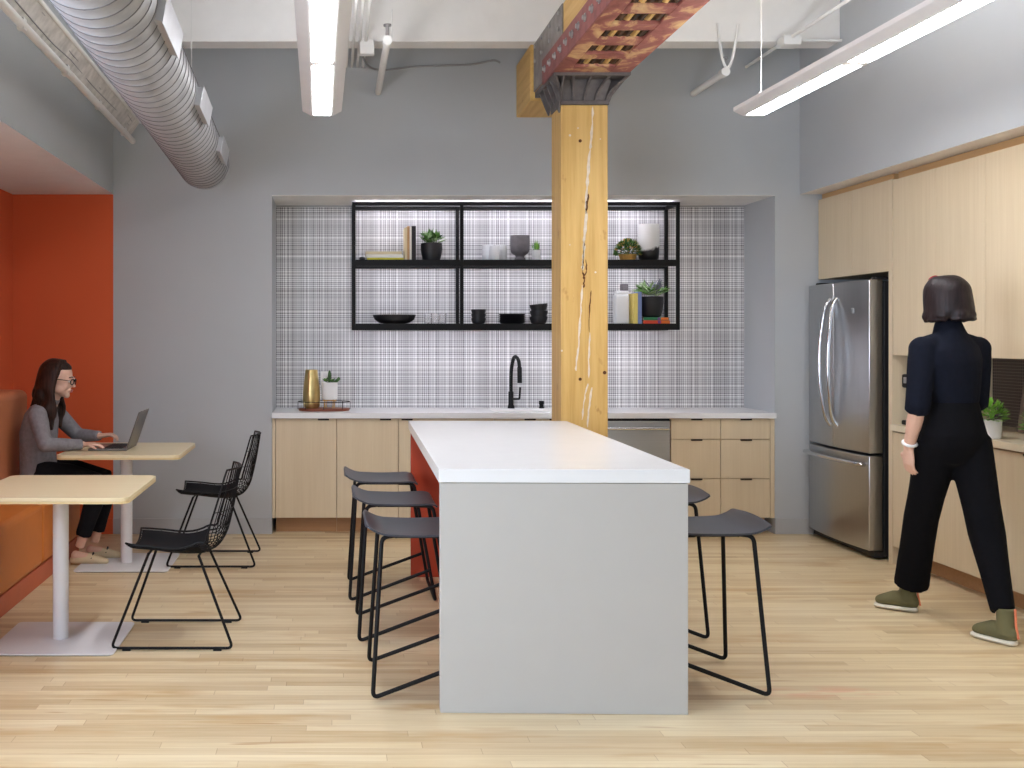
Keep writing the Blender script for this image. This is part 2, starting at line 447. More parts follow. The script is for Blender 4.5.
# bulkheads
b = MB(); b.box(XL, BX, YF, YB, SZ, ZC)
o = struct('trim_2', b, [M['grey'], M['coolwhite']])
for p in o.data.polygons:
    if p.normal.z < -.9: p.material_index = 1
b = MB(); b.box(SX, XR, YF, YB, SZ, ZC)
o = struct('trim_3', b, [M['grey'], M['offwhite']])
for p in o.data.polygons:
    if p.normal.z < -.9: p.material_index = 1
struct('baseboard_back', MB().box(BX, NX0, YB-.012, YB, 0, .118), M['grey_trim'], bevel=.003)
struct('baseboard_right', MB().box(NX1, 3.95, YB-.012, YB, 0, .118), M['grey_trim'], bevel=.003)
struct('baseboard_left', MB().box(XL, BX, YB-.012, YB, 0, .118), M['orange'], bevel=.003)
for i, y in enumerate((7.36, 5.5, 3.6, 1.7, -.2)):
    tag(MB().box(BX, SX, y, y+.18, 3.54, ZC).build('ceiling_joist', M['white'], bevel=.006), kind='structure')

# ------------------------------------------------------------------ timber column and beam
CX0, CX1, CY0, CY1 = 1.4855, 1.7925, 6.9, 7.2
col = thing('timber_column', 'yellow pine timber column with a long white-filled crack behind the island', 'column', ((CX0+CX1)/2, (CY0+CY1)/2, 0))
cx, cy = (CX0+CX1)/2, (CY0+CY1)/2
hw = (CX1-CX0)/2; hd = .15
MB().box(-hw, hw, -hd, hd, 0, 3.0).build('post', M['timber'], col, bevel=.008)
cm = MB()
def crackline(pts, wmul, mi):
    # pts in pixels on the post's front face
    q = []
    for i, (x, y) in enumerate(pts):
        q.append((at(x, y, CY0)[0]-cx, at(x, y, CY0)[2]))
    q = cr(q, 5); vs = []
    q = [(x+random.uniform(-.003, .003), z) for x, z in q]
    n = len(q)
    for i, (x, z) in enumerate(q):
        ww = wmul*(.35+random.random())*(.3 if i in (0, n-1) else 1)
        vs += [(x-ww, -hd-.0015, z), (x+ww, -hd-.0015, z), (x+ww, -hd+.004, z), (x-ww, -hd+.004, z)]
    fs = []
    for i in range(n-1):
        a = i*4; b_ = a+4
        for k in range(4): fs.append((a+k, a+(k+1) % 4, b_+(k+1) % 4, b_+k))
    cm.cur = mi; cm.add(vs, fs)
def c5(*p): return [(540+x/2.74, 150+y/2.74) for x, y in p]
crackline(c5((145, -120), (143, -60), (138, 0)), .007, 0)
crackline(c5((137, 0), (132, 60), (127, 130), (126, 190), (120, 255)), .009, 0)
crackline(c5((121, 250), (118, 300), (116, 330)), .010, 0); crackline(c5((122, 255), (118, 290), (117, 335)), .004, 1)
crackline(c5((117, 335), (121, 355), (119, 378)), .009, 1)
crackline(c5((117, 370), (112, 440), (108, 500), (103, 560), (98, 605)), .006, 0)
crackline(c5((139, 385), (136, 440), (135, 500)), .003, 1); crackline(c5((136, 500), (134, 560), (133, 625)), .005, 0)
crackline(c5((133, 120), (128, 150), (126, 175)), .006, 1)
crackline(c5((132, 640), (122, 680), (115, 740)), .006, 0); crackline(c5((142, 650), (135, 700), (130, 760)), .006, 0)
crackline(c5((124, 300), (127, 320), (124, 345)), .004, 1)
for x, y, r in ((110, 628, .011), (177, 610, .012), (152, 335, .007), (60, 550, .006), (82, -40, .008), (110, -25, .011), (104, -60, .005), (165, -30, .004), (82, 260, .004)):
    X, _, Z = at(540+x/2.74, 150+y/2.74, CY0); cm.cur = 1 if r > .01 else 0
    cm.rings([[(X-cx+r*math.cos(a*PI/4), yy, Z+r*math.sin(a*PI/4)) for a in range(8)] for yy in (-hd+.003, -hd-.002)])
cm.build('crack', [M['crackw'], M['crackd']], col)
# cast iron capital
cap = MB(); SLX0, SLX1, SLY0, SLY1 = 1.415-cx, 1.905-cx, 6.77-cy, 7.42-cy
cap.box(SLX0, SLX1, SLY0, SLY1, 3.16, 3.20)
cap.box(-hw-.006, hw+.006, -hd-.006, hd+.006, 3.0, 3.028)
cap.hexa([(-hw+.02, -hd+.015, 3.02), (hw-.02, -hd+.015, 3.02), (hw-.02, hd-.02, 3.02), (-hw+.02, hd-.02, 3.02),
          (-hw+.0, SLY0+.11, 3.162), (hw+.02, SLY0+.11, 3.162), (hw+.02, SLY1-.15, 3.162), (-hw, SLY1-.15, 3.162)])
for i in range(5):
    xa = -hw+.008+i*(2*hw-.016)/4; xb = SLX0+.014+i*(SLX1-SLX0-.028)/4*(1 if i else 1)
    for k in range(5):
        t0, t1 = k/5, (k+1)/5
        f = lambda t: t**1.8
        def q(t): return (xa+(xb-xa)*f(t), -hd-.004+(SLY0+.02+hd)*f(t), 3.026+.136*t)
        p, r_ = q(t0), q(t1)
        cap.hexa([(p[0]-.008, p[1], p[2]), (p[0]+.008, p[1], p[2]), (p[0]+.008, -hd+.04, p[2]), (p[0]-.008, -hd+.04, p[2]),
                  (r_[0]-.008, r_[1], r_[2]), (r_[0]+.008, r_[1], r_[2]), (r_[0]+.008, -hd+.04, r_[2]), (r_[0]-.008, -hd+.04, r_[2])])
for sx, xe in ((-1, SLX0), (1, SLX1)):
    for j in range(4):
        yy = -hd+.02+j*.12
        cap.prism([(sx*hw, 3.005), (sx*(hw+.006), 3.005), (sx*(hw+.03), 3.06), (xe, 3.162), (sx*(hw-.03), 3.162)], yy-.008, yy+.008)
# the wide side cheek reaching down beside the post
cap.prism([(-hd-.0, 3.0), (-hd+.02, 2.95), (-hd+.10, 3.0), (hd, 3.02), (SLY1, 3.162), (SLY0, 3.162)], -hw-.012, -hw-.001, axis='x')
cap.build('capital', M['iron'], col, bevel=.003)

BX0, BX1, BZ0, BZ1 = 1.415, 1.895, 3.20, 3.54
beam = thing('timber_beam', 'heavy yellow timber ceiling beam clad in red riveted steel, resting on the column', 'beam', (1.65, 5, 3.20))
bx, by = 1.65, 5
MB().box(BX0-bx, BX1-bx, -5.9, 2.43, 0, .34).build('beam_timber', M['timbery'], beam, bevel=.006)
MB().box(1.385-bx, BX1-bx, 2.431, 3.0, -.055, .34).build('beam_timber', M['timbery'], beam, bevel=.006)
pl = MB(); sx0, sx1 = 1.505, 1.765
pl.box(BX0-.004-bx, sx0-bx, -3.5, 1.77, -.022, -.001).box(sx1-bx, BX1+.004-bx, -3.5, 1.77, -.022, -.001)
ys = [5.34-.3*3+.3*k for k in range(8)]; prev = 1.5
edges = [(y-.09, y+.08) for y in ys if y < 6.6]
pts = [1.5]+[v for e in edges for v in e]+[6.77]
for i in range(0, len(pts), 2): pl.box(sx0-bx, sx1-bx, pts[i]-by, pts[i+1]-by, -.022, -.001)
pl.build('bottom_plate', M['rust'], beam, bevel=.004)
sl = MB()
for e in edges:
    y0, y1 = e[0]-by, e[1]-by
    sl.box(sx0-bx, sx1-bx, y0, y1, -.004, -.001)
    for k in range(6):
        xx = sx0-bx+.01+k*.040+random.uniform(0, .01)
        sl.cur = 1 if k in (1, 4) else 0
        sl.hexa([(xx, y0+.01, -.02), (xx+.02, y0+.02, -.018), (xx+.026, y1-.03, -.016), (xx+.006, y1-.05, -.02), (xx-.003, y0, -.004), (xx+.026, y0, -.004), (xx+.03, y1-.01, -.004), (xx-.003, y1-.02, -.004)])
    sl.cur = 0
sl.build('slot_opening', [M['darkwood'], M['timbery']], beam)
MB().box(BX0-.014-bx, BX0-bx, -3.5, 2.1, -.022, .14).build('side_angle', M['redsteel'], beam, bevel=.003)
MB().box(BX0-.010-bx, BX0-bx, 1.5, 2.42, .001, .335).box(BX1-bx, BX1+.01-bx, 1.5, 2.42, .001, .335).build('side_plate', M['plategrey'], beam, bevel=.003)
for k in range(26):
    y = 7.0-.16*k
    if y < 3.6: break
    m = MB(); x = BX0-.014-bx
    m.rings([[(x-d, y-by+r*math.cos(a*PI/3), .06+r*math.sin(a*PI/3)) for a in range(6)] for d, r in ((0, .026), (.006, .026), (.006, .016), (.018, .014))])
    m.build('bolt', M['bolt'], beam)
for z in (.2, .3):
    for y in (6.58, 6.85, 7.12, 7.34):
        m = MB(); x = BX0-.010-bx
        m.rings([[(x-d, y-by+.014*math.cos(a*PI/3), z+.014*math.sin(a*PI/3)) for a in range(6)] for d in (0, .012)])
        m.build('bolt', M['bolt'], beam)

# ------------------------------------------------------------------ ducts, pipes, cables
dx, dz, dr = -.915, 2.715, .176
duct = thing('air_duct', 'fat ribbed silver spiral air duct hanging under the ceiling at left', 'duct', (dx-.0, 7.5, dz), .028)
m = MB(); prof = []
y = -1.5
N = 40
rings = []
def ring(yy, r): return [(r*math.cos(2*PI*k/N), yy-7.5, r*math.sin(2*PI*k/N)) for k in range(N)]
rings.append(ring(.5, dr)); y = .5
while y < 7.45:
    rings += [ring(y+.003, dr), ring(y+.093, dr), ring(y+.0955, dr+.002), ring(y+.1015, dr+.002), ring(y+.104, dr)]
    y += .104
rings += [ring(7.5, dr), ring(7.502, dr+.008), ring(7.53, dr+.008), ring(7.53, dr*.55)]
m.rings(rings)
# darken the seams by material
m.build('duct_tube', M['duct'], duct, smooth=True)
sm_ = MB(); y = .5
while y < 7.45:
    sm_.tube([(math.cos(2*PI*k/N)*(dr+.0016), y+.0985-7.5, math.sin(2*PI*k/N)*(dr+.0016)) for k in range(N)], .0034, 5, closed=True); y += .104
sm_.build('duct_seam', M['seam'], duct)
for yy in (6.8, 5.5, 4.1):
    g = MB(); y = yy-7.5
    g.box(dr-.012, dr+.024, y-.24, y+.24, -.045, .045)
    g.box(dr+.0245, dr+.030, y-.255, y+.255, -.055, .055)
    q = g.build('air_register', M['galv'], duct, bevel=.003); q.rotation_euler = (0, R(10), 0)
for yy in (7.15, 4.6):
    MB().tube([(-.05, yy-7.5, .17), (-.05, yy-7.5, ZC-dz)], .003, 6).build('hanger_rod', M['pipe'], duct)

tray = thing('pipe_rack', 'white pipes and dusty channel running along the left bulkhead', 'pipes', (-1.45, 7.8, 2.95), .0127)
ta, tb = (-1.475, 2.93), (-1.405, 3.055)
def ty(x, z, y0, y1, r, name, mat):
    MB().tube([(x+1.45, y0-7.8, z-2.95), (x+1.45, y1-7.8, z-2.95)], r, 12).build(name, mat, tray, smooth=True)
ty(ta[0], ta[1], 1.0, 7.8, .022, 'pipe', M['pipe']); ty(tb[0], tb[1], 1.0, 7.72, .013, 'pipe', M['pipe'])
c_ = MB(); c_.hexa([(ta[0]+1.45-.0, -6.8, .00), (tb[0]+1.45-.0, -6.8, .10), (tb[0]+1.45-.0, -.1, .10), (ta[0]+1.45-.0, -.1, .00),
                    (ta[0]+1.45-.02, -6.8, .015), (tb[0]+1.45-.02, -6.8, .115), (tb[0]+1.45-.02, -.1, .115), (ta[0]+1.45-.02, -.1, .015)])
c_.build('channel', M['traymat'], tray)
wr = MB()
for k in range(3):
    pts_ = [(-.0+.012*k+random.uniform(-.006, .006), -6.6+j*.35, .04+.02*k+random.uniform(-.015, .01)) for j in range(19)]
    wr.tube(pts_, .0035, 5)
wr.build('wire', M['cable'], tray)
for yy in (7.45, 6.6, 5.75, 4.9, 4.0):
    g = MB(); g.box(-.045, -.01, yy-7.8-.025, yy-7.8+.025, -.045, .01)
    g.tube([(.02, yy-7.8, .08), (-.2-.0127*(7.8-yy), yy-7.8, .17)], .006, 6)
    g.build('bracket', M['pipe'], tray, bevel=.002)

for i, x in enumerate((.10, .142, .184, .226)):
    lab = ['white ceiling conduit nearest the left linear light', 'second white conduit right of the left linear light', 'third white conduit right of the left linear light', 'rightmost of the four white conduits beside the left light'][i]
    tag(MB().tube([(0, -5.5, 0), (0, 0, 0)], .0105, 8).build('conduit', M['pipe'], smooth=True, loc=(x, 7.995, 3.5293)), lab, 'conduit', 'white conduits beside the left light')
jb = MB(); jb.box(-.05, .05, -.035, .035, -.05, .05)
tag(jb.build('junction_box', M['pipe'], bevel=.006, loc=(at(367, 47, 7.3)[0], 7.324, at(367, 47, 7.3)[2])), 'small white junction box at the ends of the four conduits', 'junction box')
cb = [at(362, 54, 7.4), at(366, 63, 7.7), at(372, 68, 7.95), at(385, 70, 7.975), at(410, 67, 7.98), at(440, 65.5, 7.98), at(470, 64.5, 7.98), at(492, 60.5, 7.98), at(498, 61.5, 7.98), at(500, 63, 7.98)]
tag(MB().tube(cr(cb, 5), .008, 8).build('wall_cable', M['cable'], smooth=True), 'thin grey cable run across the wall below the white joist', 'cable')
def pipe(name, x, z, y0, y1, label):
    r = thing(name, label, 'pipe', (x, y1, z))
    MB().tube([(0, y0-y1, 0), (0, 0, 0)], .024, 12).build('pipe', M['pipe'], r, smooth=True)
    MB().tube([(0, y0-y1-.03, 0), (0, y0-y1+.05, 0)], .031, 12).build('coupling', M['pipe'], r, smooth=True)
    MB().tube([(0, y0-y1, .02), (0, y0-y1, .10)], .012, 8).tube([(0, y0-y1, .095), (0, y0-y1, .105)], .026, 10).build('sprinkler_head', M['bolt'], r, smooth=True)
    return r
pipe('sprinkler_pipe', .34, 3.335, 6.62, 7.999, 'white sprinkler pipe stub pointing from the wall beside the conduits')
r2 = pipe('sprinkler_pipe', 2.72, 3.325, 7.36, 7.999, 'white sprinkler pipe stub on the wall right of the timber column')
MB().tube([(.03, -1.36, .03), (.03, -1.36, .205)], .004, 6).build('hanger', M['pipe'], bpy.data.objects['sprinkler_pipe'])
hp = [at(720.5, 21, 7.3), at(722.5, 42, 7.3), at(726, 60, 7.3), at(730, 66, 7.3), at(734, 60, 7.3), at(738, 42, 7.3), at(741, 22, 7.3)]
hp = [(x, 7.349, z) for x, _, z in hp]
tag(MB().tube(cr(hp, 5), .010, 8).build('sprinkler_hose', M['pipe'], smooth=True), 'white U-shaped hose loop hanging from the joist above a sprinkler pipe', 'hose')
cr_ = thing('conduit', 'white conduit with a square box under the joist near the right light', 'conduit', (3.12, 7.995, 3.5275))
MB().tube([(0, -3.0, 0), (0, 0, 0)], .012, 8).build('conduit_tube', M['pipe'], cr_, smooth=True)
MB().box(-.06, .06, -.81, -.69, -.055, .012).build('box', M['pipe'], cr_, bevel=.006)
MB().tube([(.05, -.75, -.012), (.36, -.75, -.012)], .010, 8).build('side_conduit', M['pipe'], cr_, smooth=True)

# ------------------------------------------------------------------ linear lights
def linear_light(x, y1, y0, z, label, joints):
    t = thing('linear_light', label, 'light fixture', (x, y1, z), .0127)
    hw_, L = .117, y1-y0
    prof = [(-.060, .002), (-.060, .006), (.060, .006), (.060, .002), (hw_, .028), (hw_, .05), (-hw_, .05), (-hw_, .028)]
    m = MB(); m.prism([(-hw_, .028), (-.062, 0), (.062, 0), (hw_, .028), (hw_, .052), (-hw_, .052)], -L, 0)
    m.build('housing', M['whitemetal'], t, bevel=.003)
    ys = [0]+joints+[-L]
    for a, b_ in zip(ys[:-1], ys[1:]):
        MB().box(-.05, .05, b_+.035, a-.035, -.003, .001).build('diffuser', M['diff'], t, bevel=.002)
    MB().box(-.09, .09, -L+.05, -.05, .0525, .056).build('uplight', M['uplight'], t)
    for yy in (-.12, -1.9, -3.7, -5.5):
        if -yy > L: continue
        c = MB(); c.tube([(0, yy, .12), (0, yy, ZC-z)], .0022, 6); c.tube([(-.08, yy-.0, .05), (0, yy, .12), (.08, yy, .05)], .0025, 6)
        c.build('suspension_wire', M['pipe'], t)
    return t
linear_light(-.065, 6.3, 3.86, 2.80, 'long white linear light hanging near the duct, its lit strip seen from below', [-1.2])
linear_light(2.497, 6.3, 3.86, 2.80, 'long white linear light hanging at right in front of the soffit', [-1.2])

# ------------------------------------------------------------------ back counter
CT = .915
run = MB()
run.box(NX0+.002, NX1-.002, 7.965, 8.12, CT-.04, CT).box(NX0+.002, NX1-.002, 8.50, NY-.002, CT-.04, CT)
run.box(NX0+.002, 1.24, 8.12, 8.50, CT-.04, CT).box(1.78, NX1-.002, 8.12, 8.50, CT-.04, CT)
tag(run.build('countertop', M['quartz']), 'long white countertop in the wall niche under the plaid tile', 'countertop')
sk = MB()
for a in ((1.242, 1.778, 8.122, 8.13, CT-.22, CT-.01), (1.242, 1.778, 8.49, 8.498, CT-.22, CT-.01), (1.242, 1.25, 8.13, 8.49, CT-.22, CT-.01), (1.77, 1.778, 8.13, 8.49, CT-.22, CT-.01), (1.242, 1.778, 8.122, 8.498, CT-.23, CT-.2202)): sk.box(*a)
tag(sk.build('sink', M['ceramic']), 'white sink sunk in the back countertop below the black faucet', 'sink')

def tab(parent, x, y, z, axis='x'):
    if axis == 'x': m = MB().box(x-.042, x+.042, y-.012, y+.004, z-.011, z+.001)
    else: m = MB().box(y-.012, y+.004, x-.042, x+.042, z-.011, z+.001)
    m.build('handle', M['blacktab'], parent, bevel=.002)
M['blacktab'] = plain('dark_bronze_pull', (52, 38, 28), .4, .5)
def base_cabinet(x0, x1, label, doors, tabs, group='oak base cabinets in the wall niche'):
    t = thing('base_cabinet', label, 'cabinet', ((x0+x1)/2, 8.3, 0), group=group); c = (x0+x1)/2
    MB().box(x0-c+.001, x1-c-.001, -.28, .28, .12, CT-(.24 if 'sink' in label else .042)).build('body', M['toekick'], t)
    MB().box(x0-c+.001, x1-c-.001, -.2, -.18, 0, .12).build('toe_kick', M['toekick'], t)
    for n, a, b_, z0, z1, tx in doors:
        d = MB().box(a-c+.0022, b_-c-.0022, -.3, -.281, z0+.0022, z1-.0022).build(n, M['oak'], t, bevel=.0015)
        tab(d, tx-c, -.3, z1)
    return t
def bx_(px): return (px-VX)*8.0/F
d0, d1, d2 = bx_(275.5), bx_(336.7), bx_(398.3)
TZ = CT-.045
base_cabinet(d0, d1, 'oak base cabinet at the left end of the niche, under the tray', [('door', d0, d1, .12, TZ, bx_(323.5))], None)
base_cabinet(d1, d2, 'oak base cabinet second from the left end of the niche', [('door', d1, d2, .12, TZ, bx_(385.5))], None)
d3 = bx_(494); d4 = bx_(591); d5 = bx_(670.7); d6 = bx_(720.6); d7 = bx_(770.3)
base_cabinet(d2, d3, 'oak base cabinet third from the left, mostly behind the stools and island', [('door', d2, d3, .12, TZ, bx_(407))], None)
base_cabinet(d3, d4, 'oak sink cabinet hidden behind the island top', [('door', d3, (d3+d4)/2, .12, TZ, bx_(530)), ('door', (d3+d4)/2, d4, .12, TZ, bx_(555))], None)
z1_, z2_ = H-(439.3-VY)*8/F, H-(478.6-VY)*8/F
base_cabinet(d5, d6, 'oak drawer cabinet with three drawers right beside the dishwasher', [('drawer', d5, d6, z1_, TZ, bx_(696.5)), ('drawer', d5, d6, z2_, z1_, bx_(696.5)), ('drawer', d5, d6, .12, z2_, bx_(696.5))], None)
base_cabinet(d6, d7, 'oak drawer cabinet with three drawers at the right end of the niche', [('drawer', d6, d7, z1_, TZ, bx_(746)), ('drawer', d6, d7, z2_, z1_, bx_(746)), ('drawer', d6, d7, .12, z2_, bx_(746))], None)
tag(MB().box(d7+.001, NX1-.002, 8.0, 8.05, .12, CT-.041).build('filler_panel', M['oak']), 'narrow oak filler strip between drawers and grey wall', 'panel')
tag(MB().box(NX0+.002, d0-.001, 8.0, 8.05, .12, CT-.041).build('filler_panel', M['oak']), 'very thin oak filler strip left of the niche cabinets', 'panel')
dw = thing('dishwasher', 'stainless dishwasher under the back counter beside the oak drawers', 'dishwasher', ((d4+d5)/2, 8.3, 0)); c = (d4+d5)/2
MB().box(d4-c+.002, d5-c-.002, -.28, .28, 0, CT-.043).build('body', M['fridge_black'], dw)
MB().box(d4-c+.006, d5-c-.006, -.305, -.281, .1, CT-.062).build('door', M['steelx'], dw, bevel=.004)
hb = MB().tube([(d4-c+.03, -.35, CT-.115), (d5-c-.03, -.35, CT-.115)], .013, 12)
for xx in (d4-c+.06, d5-c-.06): hb.tube([(xx, -.35, CT-.115), (xx, -.30, CT-.115)], .009, 8)
hb.build('handle', M['chrome'], dw, smooth=True)

# faucet & soap dispenser
fa = thing('faucet', 'black gooseneck kitchen faucet standing behind the sink', 'faucet', (*at(511, 406.5, 8.52)[:2], CT))
MB().lathe(0, 0, [(.028, 0), (.026, .02), (.021, .03), (.021, .13), (.019, .135)], 20).build('body', M['black'], fa, smooth=True)
MB().tube(cr([(0, 0, .13), (0, 0, .25), (.004, -.01, .33), (.012, -.05, .40), (.022, -.10, .415), (.035, -.15, .385), (.04, -.165, .33)], 6), .0145, 12).build('spout', M['black'], fa, smooth=True)
MB().tube([(.04, -.165, .335), (.041, -.168, .21)], .0185, 14).build('spray_head', M['black'], fa, smooth=True)
MB().tube(arc([(.015, 0, .075), (.066, -.01, .075), (.072, -.012, .17)], .008), .0085, 10).build('lever', M['black'], fa, smooth=True)
sd = MB().lathe(0, 0, [(.022, 0), (.022, .008), (.017, .012), (.017, .03), (.021, .035), (.021, .058), (.016, .06)], 18)
tag(sd.build('soap_dispenser', M['black'], smooth=True, loc=(*at(541.5, 406, 8.52)[:2], CT)), 'short black soap dispenser on the counter by the timber column', 'soap dispenser')

# ------------------------------------------------------------------ shelf unit
SY0, SY1 = 8.27, 8.585
def sh(px): return (px-VX)*SY0/F
def shz(py): return H-(py-VY)*SY0/F
U0, U1, UT, UB = sh(352.3), sh(680), shz(202), shz(330)
su = thing('shelf_unit', 'black metal framed open shelf unit mounted on the plaid tile', 'shelf', ((U0+U1)/2, SY1, UB)); ux, uz = (U0+U1)/2, UB
t_ = .026
def ubox(x0, x1, y0, y1, z0, z1): return MB().box(x0-ux, x1-ux, y0-SY1, y1-SY1, z0-uz, z1-uz)
thirds = [U0, sh(460.2), sh(569), U1-t_]
for x in thirds:
    for y in (SY0, SY1-t_):
        ubox(x, x+t_, y, y+t_, UB, UT).build('upright', M['black'], su, bevel=.002)
MZ1, MZ0 = shz(259.6), shz(266); LZ1 = shz(323.6)
fr = MB()
for z0, z1 in ((UB, LZ1-.012), (MZ0, MZ1-.012)):
    fr.box(U0-ux+t_, U1-ux-t_, SY0-SY1+.001, SY0-SY1+t_-.001, z0-uz, z1-uz).box(U0-ux+t_, U1-ux-t_, -t_+.001, -.001, z0-uz, z1-uz)
fr.build('shelf_rail', M['black'], su)
tr = MB()
for y in (SY0, SY1-t_): tr.box(U0-ux, U1-ux, y-SY1-.0005, y-SY1+t_, UT-uz-t_, UT-uz+.0005)
for x in (U0, U1-t_): tr.box(x-ux, x-ux+t_, SY0-SY1, 0, UT-uz-t_+.0005, UT-uz)
tr.build('top_rail', M['black'], su)
for i in range(3):
    for z in (LZ1, MZ1):
        ubox(thirds[i]+t_+.001, thirds[i+1]-.001, SY0+.002, SY1-.002, z-.012, z).build('shelf_board', M['black'], su)
for i in range(3):
    for z in (LZ1-.0125, MZ1-.0125, UT-.002):
        ubox(thirds[i]+t_+.02, thirds[i+1]-.02, SY0+t_+.006, SY0+t_+.030, z-.006, z).build('led_and_fill_strip', M['led'], su)
for i in range(3):
    ubox(thirds[i]+t_+.02, thirds[i+1]-.02, SY0+.03, SY0+.055, UT-.001, UT+.003).build('led_and_fill_strip', M['niche_fill'], su)  # added upward strips, unseen behind the top rail, brighten the niche ceiling
SYM = 8.42
def SX_(px): return (px-VX)*SYM/F
def book(w, h, d, cover, label, loc, rot=0, flat=False, group='books on the black shelf unit'):
    t = thing('book', label, 'book', loc, rot, group)
    if flat:
        MB().box(-w/2, w/2, -d/2, d/2, 0, .0025).box(-w/2, w/2, -d/2, d/2, h-.0025, h).box(-w/2, w/2, -d/2, -d/2+.003, .0025, h-.0025).build('cover', cover, t)
        MB().box(-w/2+.004, w/2-.004, -d/2+.0035, d/2-.004, .0025, h-.0025).build('pages', M['bk_pages'], t)
    else:
        MB().box(-w/2, -w/2+.0025, -d/2, d/2, 0, h).box(w/2-.0025, w/2, -d/2, d/2, 0, h).box(-w/2+.0025, w/2-.0025, -d/2, -d/2+.003, 0, h).build('cover', cover, t)
        MB().box(-w/2+.0027, w/2-.0027, -d/2+.0035, d/2-.004, .003, h-.004).build('pages', M['bk_pages'], t)
    return t
z = MZ1
for h_, cv, px0, px1, lb in ((.018, 'bk_yellow', 367, 403, 'yellow-edged book lying at the bottom of the flat stack on the upper shelf'), (.026, 'bk_white', 366, 401.5, 'white book lying in the middle of the flat stack on the upper shelf'), (.022, 'bk_cream', 365.5, 401, 'cream book lying on top of the flat stack on the upper shelf')):
    a, b_ = SX_(px0), SX_(px1)
    book(b_-a, h_, .2, M[cv], lb, ((a+b_)/2, SYM, z), flat=True); z += h_+.0008
tag(MB().lathe(0, 0, [(.018, 0), (.026, .008), (.024, .02), (.012, .026)], 16).build('black_bowl', M['blackcer'], smooth=True, loc=(SX_(362)-.0, 8.33, MZ1)), 'tiny black pebble-like dish beside the flat stack of books', 'dish')
for px0, px1, top, cv, lb in ((404, 406.2, 227.5, 'bk_cream', 'cream book standing upright next to the flat stack'), (406.4, 408.6, 226, 'bk_tan', 'tan book standing upright on the upper shelf'), (408.9, 410.6, 227, 'bk_white', 'thin white book standing between the tan and black ones'), (410.8, 414.9, 226, 'bk_black', 'thick black book standing upright beside the black plant pot')):
    a, b_ = SX_(px0), SX_(px1); book(b_-a, (259.6-top)*SYM/F, .19, M[cv], lb, ((a+b_)/2, SYM-.01, MZ1))

def leafmesh(m, base, d, L, w, up=(0, 0, 1), th=.25, bend=0):
    base = Vector(base); d = Vector(d).normalized(); s_ = d.cross(Vector(up))
    if s_.length < .01: s_ = Vector((1, 0, 0))
    s_.normalize(); n_ = s_.cross(d)
    P = [base, base+d*L*.45+s_*w*.5+n_*bend, base+d*L+n_*bend*-.5, base+d*L*.45-s_*w*.5+n_*bend, base+d*L*.45+n_*(w*th+bend), base+d*L*.45-n_*(w*th*.6-bend)]
    m.add(P, [(0, 1, 4), (1, 2, 4), (2, 3, 4), (3, 0, 4), (1, 0, 5), (2, 1, 5), (3, 2, 5), (0, 3, 5)])
def sphere_dir(minz=0.0):
    while True:
        v = Vector((random.uniform(-1, 1), random.uniform(-1, 1), random.uniform(minz, 1)))
        if .2 < v.length < 1: return v.normalized()
def potted(label, loc, prof, potmat, leafmats, spread, hgt, n, wl, cat='potted plant', name='potted_plant', lean=1.0, th=.25, shape='rosette'):
    t = thing(name, label, cat, loc)
    MB().lathe(0, 0, prof, 28).build('pot', potmat, t, smooth=True)
    top = max(p[1] for p in prof); rt = [p[0] for p in prof if p[1] == top][0]
    MB().lathe(0, 0, [(rt*.92, top-.012), (rt*.9, top-.003), (.004, top+.004)], 20).build('soil', M['soil'], t, smooth=True)
    ms = MB()
    for i in range(n):
        if shape == 'rosette':
            d = sphere_dir(.15); d.x *= lean; d.y *= lean; b_ = Vector((random.uniform(-.5, .5)*rt, random.uniform(-.5, .5)*rt, top+random.uniform(0, .3)*hgt))
            L = hgt*random.uniform(.55, 1.0)
        elif shape == 'spike':
            b_ = Vector((random.uniform(-.7, .7)*rt, random.uniform(-.7, .7)*rt, top-.004)); d = Vector((b_.x*4, b_.y*4, 1+random.random())); L = hgt*random.uniform(.6, 1.05)
        else:  # dome / bush
            v = sphere_dir(-.1); b_ = Vector((v.x*spread, v.y*spread, top+max(0, v.z)*hgt)); b_ *= 1; d = v; L = wl*2.0
        ms.cur = random.randrange(len(leafmats)); leafmesh(ms, b_, d, L, wl*random.uniform(.7, 1.2), th=th)
    if shape == 'bush':
        ms.cur = 0
        for k in range(9): ms.tube([(0, 0, top-.01), (random.uniform(-.6, .6)*spread, random.uniform(-.6, .6)*spread, top+hgt*.7)], .0022, 5)
    ms.build('foliage', leafmats, t)
    return t
def bowlprof(r, h, rb=.55): return [(r*rb, 0), (r*(rb+.2), h*.06), (r*.93, h*.35), (r, h*.65), (r*.98, h), (r*.9, h), (r*.9, h*.9)]
def pp(px): return (px-VX)*SYM/F
potted('green succulent in a round black pot on the upper left shelf', (pp(431.5), SYM, MZ1), bowlprof(.086, .14, .6), M['blackcer'], [M['leaf'], M['leafp'], M['leafd']], .1, .12, 70, .034)
